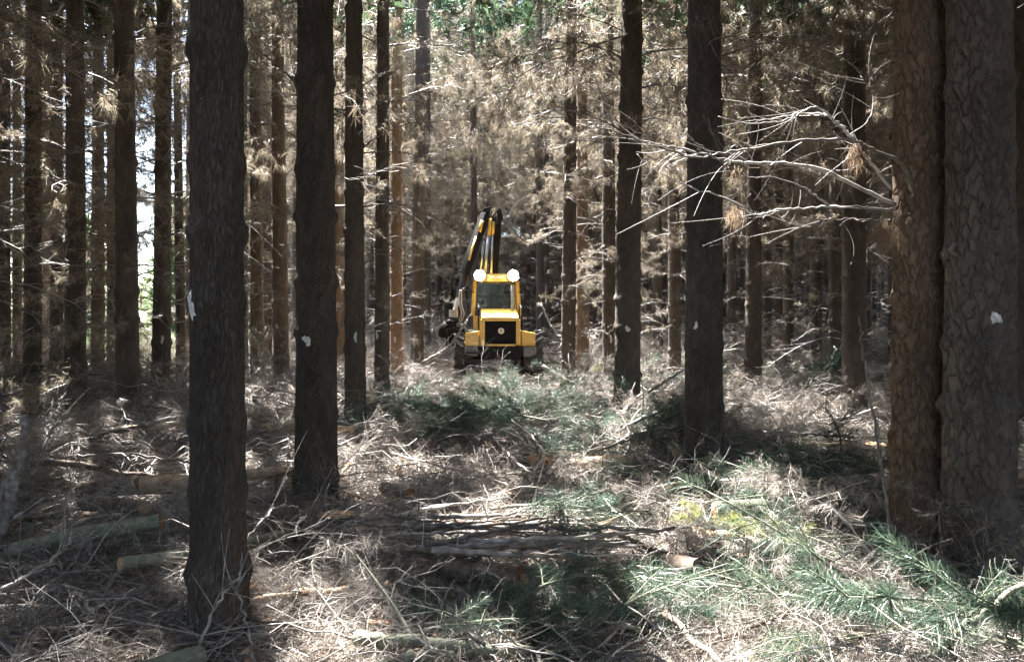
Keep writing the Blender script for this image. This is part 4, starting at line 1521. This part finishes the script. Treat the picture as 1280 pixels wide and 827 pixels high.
F([(110, 520, .35), (160, 508, .5), (240, 512, .5)], .018, .010, 'dark level branch behind the short sawn log at left', 33, 'log_bark', 5)
F([(85, 570, .4), (150, 568, .45), (240, 578, .4)], .012, .008, 'long thin pale branch stretched level at left', 34, 'twig', 4)
F([(40, 600, .4), (60, 545, .6), (95, 510, .75), (128, 480, .95)], .016, .006, 'curved brown branch arching up before the left trunks', 35, 'stick', 7, tl=.5)
F([(1240, 560, .3), (1262, 545, .4), (1290, 540, .45)], .014, .01, 'white stick ends right of the thickest trunk', 36, 'twig', 4)
F([(1242, 505, .5), (1262, 500, .55), (1295, 498, .6)], .014, .01, 'upper white stick right of the thickest trunk', 37, 'twig', 4)

hp = random.Random(3)
for k in range(46):
    x0, y0 = hp.uniform(455, 600), hp.uniform(640, 692)
    x1, y1 = x0 + hp.uniform(130, 290), 0
    y1 = y0 - hp.uniform(-12, 40) * (1 if x0 < 560 else .5)
    y1 = max(622, min(695, y1))
    h0, h1 = hp.uniform(.06, .36), hp.uniform(.06, .34)
    xm = (x0 + x1) / 2 + hp.uniform(-30, 30)
    F([(x0, y0, h0), (xm, (y0 + y1) / 2 + hp.uniform(-7, 7), (h0 + h1) / 2 + .04), (x1, y1, h1)], hp.uniform(.009, .019), hp.uniform(.004, .008),
      'grey bare stick in the heap of sticks across the middle of the track', 100 + k, hp.choice(['stick', 'stick', 'log_bark', 'twig']), hp.choice([1, 2, 3, 4]), 'sticks of the heap in the track', tl=.25)


# ------------------------------------------------------------------ litter templates
def needle_patch(seed, n=230, rad=.30, loft=.06):
    r = np.random.default_rng(seed)
    a = r.random(n) * 6.283
    rr = rad * np.sqrt(r.random(n))
    b = np.stack([rr * np.cos(a), rr * np.sin(a), loft * r.random(n) ** 1.6], 1)
    d = r.normal(size=(n, 3)) * np.array([1, 1, .38])
    return needles(b, d, .07 + .09 * r.random(n), .0030, .12, bent=True)


def twig_spray(seed, L=.7, thick=.0055, lat=6):
    """a bare dead twig with curled side shoots, lying about"""
    g = make_branch(seed, False, L=L, thick=thick, lat=lat)
    return g


NEED = [to_mesh('needle_piece', needle_patch(1 + i), [M['litter']]) for i in range(5)]
TWIG = [to_mesh('twig_piece', twig_spray(600 + i, .55 + .1 * (i % 5), .0030 + .0008 * (i % 3), 6 + i % 4), [M['twig']]) for i in range(10)]
BRUSH = [to_mesh('brush_piece', make_branch(640 + i, True, L=1.1, thick=.009, lat=13, bareness=.2, nl=.12).mat(0) if False else make_branch(640 + i, True, L=1.1, thick=.009, lat=14, bareness=.15, nl=.11, nw=.0038), [M['stick'], M['litter']]) for i in range(6)]


def long_stick(seed):
    r = np.random.default_rng(seed)
    n = 14
    t = np.linspace(0, 1, n)
    L = 1.3 + 1.5 * r.random()
    P = np.stack([(t - .5) * L, .13 * L * r.normal() * (t - .5) ** 2 * 4 + .02 * np.cumsum(r.normal(size=n)) * L, .02 * np.cumsum(r.normal(size=n)) * L], 1)
    R = (.004 + .011 * r.random() ** 2) * (1 - .6 * t)
    gs = [tube(P, R, 5)]
    for k in range(r.integers(2, 6)):
        i = r.integers(3, n - 1)
        l = .12 + .35 * r.random()
        d = unit(np.array([1, r.choice([-1, 1]) * (.5 + .5 * r.random()), .5 * r.normal() + .25]))
        q = np.linspace(0, 1, 5)[:, None]
        gs.append(tube(P[i] + d * l * q + r.normal(size=3) * .25 * l * q ** 2, .35 * R[i] * (1.2 - .7 * q[:, 0]), 4, False))
    return join(gs)


STICK = [to_mesh('stick_piece', long_stick(700 + i), [M['stick']]) for i in range(9)]


def make_bough(seed, L=1.1, shoots=11, per=180, nl=.135):
    """a cut green pine branch: stem, shoots and brushes of long needles"""
    r = np.random.default_rng(seed)
    n = 9
    t = np.linspace(0, 1, n)
    c = r.normal() * .2
    P = np.stack([t * L, L * c * t ** 2, L * (.14 * t - .16 * t ** 2)], 1)
    st = [tube(P, .013 * (1 - .75 * t), 5).mat(0)]
    nd = []
    for k in range(shoots):
        last = k == shoots - 1
        f = 1.0 if last else .22 + .75 * r.random()
        p0 = np.array([np.interp(f, t, P[:, i]) for i in range(3)])
        sd = 1 if k % 2 else -1
        ang = 0 if last else sd * (.35 + .6 * r.random())
        d = unit(np.array([math.cos(ang), math.sin(ang), .28 * r.normal() + .22]))
        l = L * (.22 + .24 * r.random()) * (1.1 - .35 * f)
        q = np.linspace(0, 1, 5)[:, None]
        Q = p0 + d * l * q + np.array([0, 0, -.12 * l]) * q ** 2
        st.append(tube(Q, .005 * (1 - .5 * q[:, 0]), 4, False).mat(0))
        m = per
        ff = .12 + .88 * r.random(m)
        e = q[:, 0]
        b = np.stack([np.interp(ff, e, Q[:, i]) for i in range(3)], 1)
        rad_ = r.normal(size=(m, 3))
        rad_ = rad_ - np.outer(rad_ @ d, d)
        dr = d * (.45 + .7 * ff[:, None]) + unit(rad_) * (.75 + .2 * r.random((m, 1)))
        nd.append(needles(b, dr, nl * (.65 + .6 * r.random(m)), .0026, .34, bent=True).mat(1))
    return join(st + nd)


BOUGH_G = [make_bough(800 + i) for i in range(6)]
BOUGH_ST = [to_mesh('stem', g.only(0), [M['green_stem']]) for g in BOUGH_G]
BOUGH_ND = [to_mesh('needles', g.only(1), [M['green']]) for g in BOUGH_G]
BOUGH_LO = [to_mesh('bough_piece', make_bough(860 + i, .9, 8, 60, .15), [M['green_stem'], M['green']]) for i in range(4)]


def field(n, d0, d1, widen=.70):
    """random points on the floor in front of the camera, by area"""
    d = np.sqrt(d0 * d0 + (d1 * d1 - d0 * d0) * RNG.random(n))
    x = (RNG.random(n) * 2 - 1) * widen * d + RNG.normal(size=n) * .3
    ok = np.ones(n, bool)
    for (a, b, r) in occupied[:36]:
        ok &= (x - a) ** 2 + (d - b) ** 2 > (r + .07) ** 2
    ok &= meadow_mask(x, d + 3.0) < .1
    ok &= ~((np.abs(x - MX) < 1.9) & (d > MY - 3.4) & (d < MY + 7))
    for (a, b, r, z) in keep_clear:
        ok &= (x - a) ** 2 + (d - b) ** 2 > r * r
    return x[ok], d[ok]


def spots(sets, widen=.70):
    xs, ys, sc = [], [], []
    for n, d0, d1, s0, s1 in sets:
        x, y = field(n, d0, d1, widen)
        xs.append(x)
        ys.append(y)
        sc.append(s0 + (s1 - s0) * RNG.random(len(x)))
    return np.concatenate(xs), np.concatenate(ys), np.concatenate(sc)


def side_pile(x, y):
    """brash lies deeper beside the track than in it"""
    s = np.clip((np.abs(x + .1) - 1.0) / 1.3, 0, 1)
    l = np.clip((-x - 1.2) / 1.5, 0, 1)
    return (.05 + .20 * s + .10 * l * np.clip((y - 4) / 4, 0, 1)) * np.clip((y - 2.5) / 6, .3, 1)


def rots(n, tilt):
    return np.stack([RNG.normal(size=n) * tilt, RNG.normal(size=n) * tilt, RNG.random(n) * 6.283], 1)


x, y, s = spots([(1500, 2.6, 7, .7, 1.1), (2600, 7, 16, 1.0, 1.7), (2000, 16, 38, 1.8, 3.0)])
lift = RNG.random(len(x)) ** 2 * side_pile(x, y) * .5
scatter('needle_litter', NEED, np.stack([x, y, ground(x, y) + lift], 1), rots(len(x), .22), s, 'dry brown pine needles carpeting the forest floor', 'needle litter')
x, y, s = spots([(1700, 2.6, 7, .55, 1.2), (2300, 7, 16, .8, 1.6), (1800, 16, 38, 1.1, 2.3)])
lift = .03 + RNG.random(len(x)) * side_pile(x, y)
scatter('twig_litter', TWIG, np.stack([x, y, ground(x, y) + lift], 1), rots(len(x), .38), s, 'tangle of small grey dead twigs strewn over the forest floor', 'twigs')
x, y, s = spots([(260, 2.8, 7, .5, .9), (900, 7, 16, .6, 1.2), (1100, 16, 38, 1.0, 2.2), (500, 24, 48, 1.8, 3.2)])
k = (RNG.random(len(x)) < .22 + .78 * np.clip((np.abs(x + .1) - .8) / 1.0, 0, 1)) & ~((np.abs(x - MX) < 2.2) & (y > 15) & (y < 24))
x, y, s = x[k], y[k], s[k]
lift = .03 + RNG.random(len(x)) * side_pile(x, y) + .5 * RNG.random(len(x)) * np.clip((y - 22) / 10, 0, 1)
scatter('dead_brush_litter', BRUSH, np.stack([x, y, ground(x, y) + lift], 1), rots(len(x), .3), s, 'heaps of brown dead branches with clinging needles beside the track', 'brash')
x, y, s = spots([(230, 3.0, 7, .4, .8), (620, 7, 16, .6, 1.1), (520, 16, 38, .9, 1.6)])
lift = .05 + RNG.random(len(x)) * side_pile(x, y) * 1.1
scatter('stick_litter', STICK, np.stack([x, y, ground(x, y) + lift], 1), rots(len(x), .12), s, 'many grey bare sticks lying criss-cross over the forest floor', 'sticks')
x, y, s = spots([(130, 3.2, 7, .5, 1.0), (260, 7, 15, .7, 1.4), (260, 15, 30, 1.2, 2.2)])
k = (np.abs(x + .1) > 1.2)
x, y, s = x[k], y[k], s[k]
ro = rots(len(x), .4)
ro[:, 1] = -.7 - .9 * RNG.random(len(x))
scatter('upright_twigs', TWIG, np.stack([x, y, ground(x, y) + .02], 1), ro, s, 'bare dead twigs poking up out of the brash', 'twigs')

def chunk(seed):
    r = np.random.default_rng(seed)
    n = 9
    t = np.linspace(0, 1, n)
    L = .35 + .8 * r.random()
    P = np.stack([(t - .5) * L, .02 * np.cumsum(r.normal(size=n)), .015 * np.cumsum(r.normal(size=n))], 1)
    return tube(P, (.012 + .022 * r.random()) * (1 + .12 * r.normal(size=n)) * (1 - .3 * t), 7)


CH = [to_mesh('chunk_piece', chunk(i), [M[('log_bark', 'log_bark', 'stick', 'log_pale')[i % 4]]]) for i in range(8)]
x, y, s = spots([(110, 3.0, 7, .6, 1.1), (260, 7, 16, .8, 1.5), (240, 16, 34, 1.0, 2.0)])
scatter('broken_branch_litter', CH, np.stack([x, y, ground(x, y) + .05 + RNG.random(len(x)) * side_pile(x, y)], 1), rots(len(x), .2), s, 'short broken pieces of branch wood lying about in the brash', 'branch wood')

# green cuttings: thick near the places where the machine has delimbed
GSP = [(600, 530, 1.6, 90), (700, 500, 1.8, 100), (800, 540, 1.3, 90), (840, 470, 2.4, 80), (560, 520, 1.2, 60), (640, 470, 1.6, 90), (960, 600, .9, 50), (1040, 605, .8, 50),
       (1150, 795, .5, 16), (1240, 765, .4, 20), (680, 800, .5, 12), (1040, 480, 2.2, 80), (950, 500, 1.5, 50), (640, 660, .8, 10), (760, 630, .8, 10), (905, 625, .5, 10), (500, 540, 1.2, 40)]
gx, gy, gs_ = [], [], []
for (a, b, r_, n) in GSP:
    p = on_ground(a, b, .1)
    gx.append(p.x + RNG.normal(size=n) * r_ * .6)
    gy.append(p.y + RNG.normal(size=n) * r_ * .8)
    gs_.append(.45 + .55 * RNG.random(n) * (1 + p.y / 18))
gx, gy, gs_ = np.concatenate(gx), np.concatenate(gy), np.concatenate(gs_)
k = (gy > 3) & ~((np.abs(gx - MX) < 1.8) & (gy > MY - 4.0) & (gy < MY + 7))
for (a, b, r) in occupied[:36]:
    k &= ((gx - a) / (r + .25)) ** 2 + ((gy - b + .5) / (r + .75)) ** 2 > 1
gx, gy, gs_ = gx[k], gy[k], gs_[k]
scatter('green_cuttings', BOUGH_LO, np.stack([gx, gy, ground(gx, gy) + .04 + .16 * RNG.random(len(gx))], 1), rots(len(gx), .25), gs_, 'scattered small green pine cuttings along the track', 'pine cuttings')


def flake(seed):
    r = np.random.default_rng(seed)
    a = np.sort(r.random(6) * 6.283)
    rr = .5 + .5 * r.random(6)
    top = np.stack([rr * np.cos(a) * .05, rr * np.sin(a) * .025, .004 + .004 * r.random(6)], 1)
    bot = top * np.array([1, 1, 0])
    v = np.vstack([top, bot, [[0, 0, .009]]])
    j = np.arange(6)
    k = (j + 1) % 6
    return Geo(v, np.stack([j, j + 6, k + 6, k], 1), np.stack([np.full(6, 12), j, k], 1))


FL = [to_mesh('flake_piece', flake(i), [M['chip']]) for i in range(6)]
x, y, s = spots([(900, 2.8, 8, .5, 1.6), (900, 8, 22, .8, 2.6)])
k = (np.abs(x + .1) < 2.0)
x, y, s = x[k], y[k], s[k]
scatter('bark_flakes', FL, np.stack([x, y, ground(x, y) + .01 + .07 * RNG.random(len(x))], 1), rots(len(x), .5), s, 'orange bark flakes and wood chips littering the track', 'bark flakes')

# green trees on the far side of the field
M['leafy'] = foliage_mat('far_leaves', [(.05, (.10, .16, .07)), (.5, (.17, .24, .11)), (.95, (.30, .36, .19))], trans=.45)  # sunlight on the far trees put into a brighter leaf colour
TL = [to_mesh('tree_line_piece', crown_geo(60 + i, z0=.3, z1=11, rad=3.2, n=230, m=10, ln=.8, wd=.3), [M['leafy']]) for i in range(3)]
tx = np.linspace(-64, -16, 20) + RNG.normal(size=20)
ty = 56 + RNG.random(20) * 6
scatter('far_tree_line', TL, np.stack([tx, ty, ground(tx, ty)], 1), rots(20, .03), .7 + .5 * RNG.random(20), 'row of pale green trees on the far side of the open field at left', 'trees')

# meadow grass beyond the left edge of the forest
def grass_piece(seed):
    r = np.random.default_rng(seed)
    n = 120
    b = np.stack([r.normal(size=n) * .45, r.normal(size=n) * .45, 0 * r.random(n)], 1)
    d = r.normal(size=(n, 3)) * .35 + np.array([0, 0, 1])
    return needles(b, d, .35 + .4 * r.random(n), .022, -.05, bent=True)


GR = [to_mesh('grass_piece', grass_piece(i), [M['grass']]) for i in range(4)]
gx = -6 - 60 * RNG.random(9000)
gy = 14 + 65 * RNG.random(9000)
k = meadow_mask(gx, gy) > .35
gx, gy = gx[k], gy[k]
scatter('meadow_grass', GR, np.stack([gx, gy, ground(gx, gy)], 1), rots(len(gx), .05), .6 + .8 * RNG.random(len(gx)), 'bright green grass of the open field beyond the trunks on the left', 'grass')
# ------------------------------------------------------------------ cut green boughs that stand out
BL = [
    (1215, 745, 1.0, 170, 0, .16, 'large blue-green bough leaning against the foot of the thickest trunk'),
    (1250, 800, 1.1, 190, 0, .22, 'big green bough filling the lower right corner'),
    (1180, 800, .9, 150, 0, .14, 'sunlit pale green bough left of the corner bough'),
    (1120, 800, .9, 200, 0, .08, 'feathery green bough at the right end of the big sunlit patch'),
    (1080, 770, .7, 160, 0, .08, 'grey-green bough lying before the brown trunk'),
    (975, 678, .75, 60, 1, .16, 'bright yellow-green bough in the sun below the lone trunk'),
    (930, 668, .6, 130, 1, .16, 'star-shaped yellow-green tuft left of the bright bough'),
    (1050, 605, .9, 20, 0, .22, 'dark green bough left of the brown trunk'),
    (1000, 602, .8, 150, 0, .2, 'blue-green bough before the lone trunk on its right'),
    (945, 622, .7, 200, 0, .10, 'soft green bough at the right foot of the lone trunk'),
    (955, 622, .6, 90, 0, .2, 'white-lit bough tip right of the lone trunk'),
    (600, 790, .85, 10, 0, .10, 'dark green bough behind the pole at the bottom edge'),
    (690, 780, .9, 170, 0, .10, 'dark bough lying low in the bottom middle'),
    (760, 790, .8, 30, 0, .08, 'drooping dark bough right of the bottom middle'),
    (840, 735, .5, 80, 0, .06, 'small bright green bough beside the dark shadow chunk'),
    (860, 812, .7, 200, 0, .08, 'grey-green bough at the bottom edge under the sunlit patch'),
    (560, 540, 1.3, 20, 0, .3, 'dark green brash bough left in the heap before the machine'),
    (620, 525, 1.4, 170, 0, .35, 'dark bough on top of the heap before the machine'),
    (510, 545, 1.1, 150, 0, .2, 'green bough right of the slender daubed pine'),
    (800, 560, 1.1, 20, 0, .25, 'dark blue-green bough under the bundle of grey branches'),
    (830, 525, 1.1, 40, 0, .45, 'green bough between the thick daubed pine and the lone trunk'),
    (740, 470, 1.3, 60, 1, .35, 'sunlit lime bough standing left of the thick daubed pine'),
    (694, 468, 1.0, 150, 0, .12, 'green bough before the right wheel of the machine'),
    (640, 474, 1.0, 200, 0, .08, 'bough lying under the bumper of the machine'),
    (592, 480, 1.0, 30, 0, .08, 'bough before the left wheel of the machine'),
    (905, 470, 1.3, 100, 0, .5, 'bough behind the lone trunk on its right'),
    (1020, 480, 1.4, 60, 0, .45, 'pale lit bough left of the dark pine behind the dead branches'),
    (700, 640, .6, 10, 0, .15, 'thin green bough tucked under the heap of sticks'),
    (20, 480, 1.3, 30, 0, .5, 'sunlit pale bough on the brash at the left edge'),
]
for k, (px, py, sc, az, lime, h, lab) in enumerate(BL):
    p = on_ground(px, py, h)
    root = thing('pine_bough', (p.x, p.y, p.z), lab, 'pine bough', None)
    a = math.radians(az)
    root.location = (p.x - .5 * sc * math.cos(a), p.y - .5 * sc * math.sin(a), p.z)
    root.rotation_euler = (hp.uniform(-.3, .3), hp.uniform(-.22, .05), a)
    root.scale = (sc, sc, sc)
    i = k % 6
    if lime:
        nd_ = obj('needles', BOUGH_ND[i], root)
        nd_.material_slots[0].link = 'OBJECT'
        nd_.material_slots[0].material = M['lime']
    else:
        obj('needles', BOUGH_ND[i], root)
    obj('stem', BOUGH_ST[i], root)
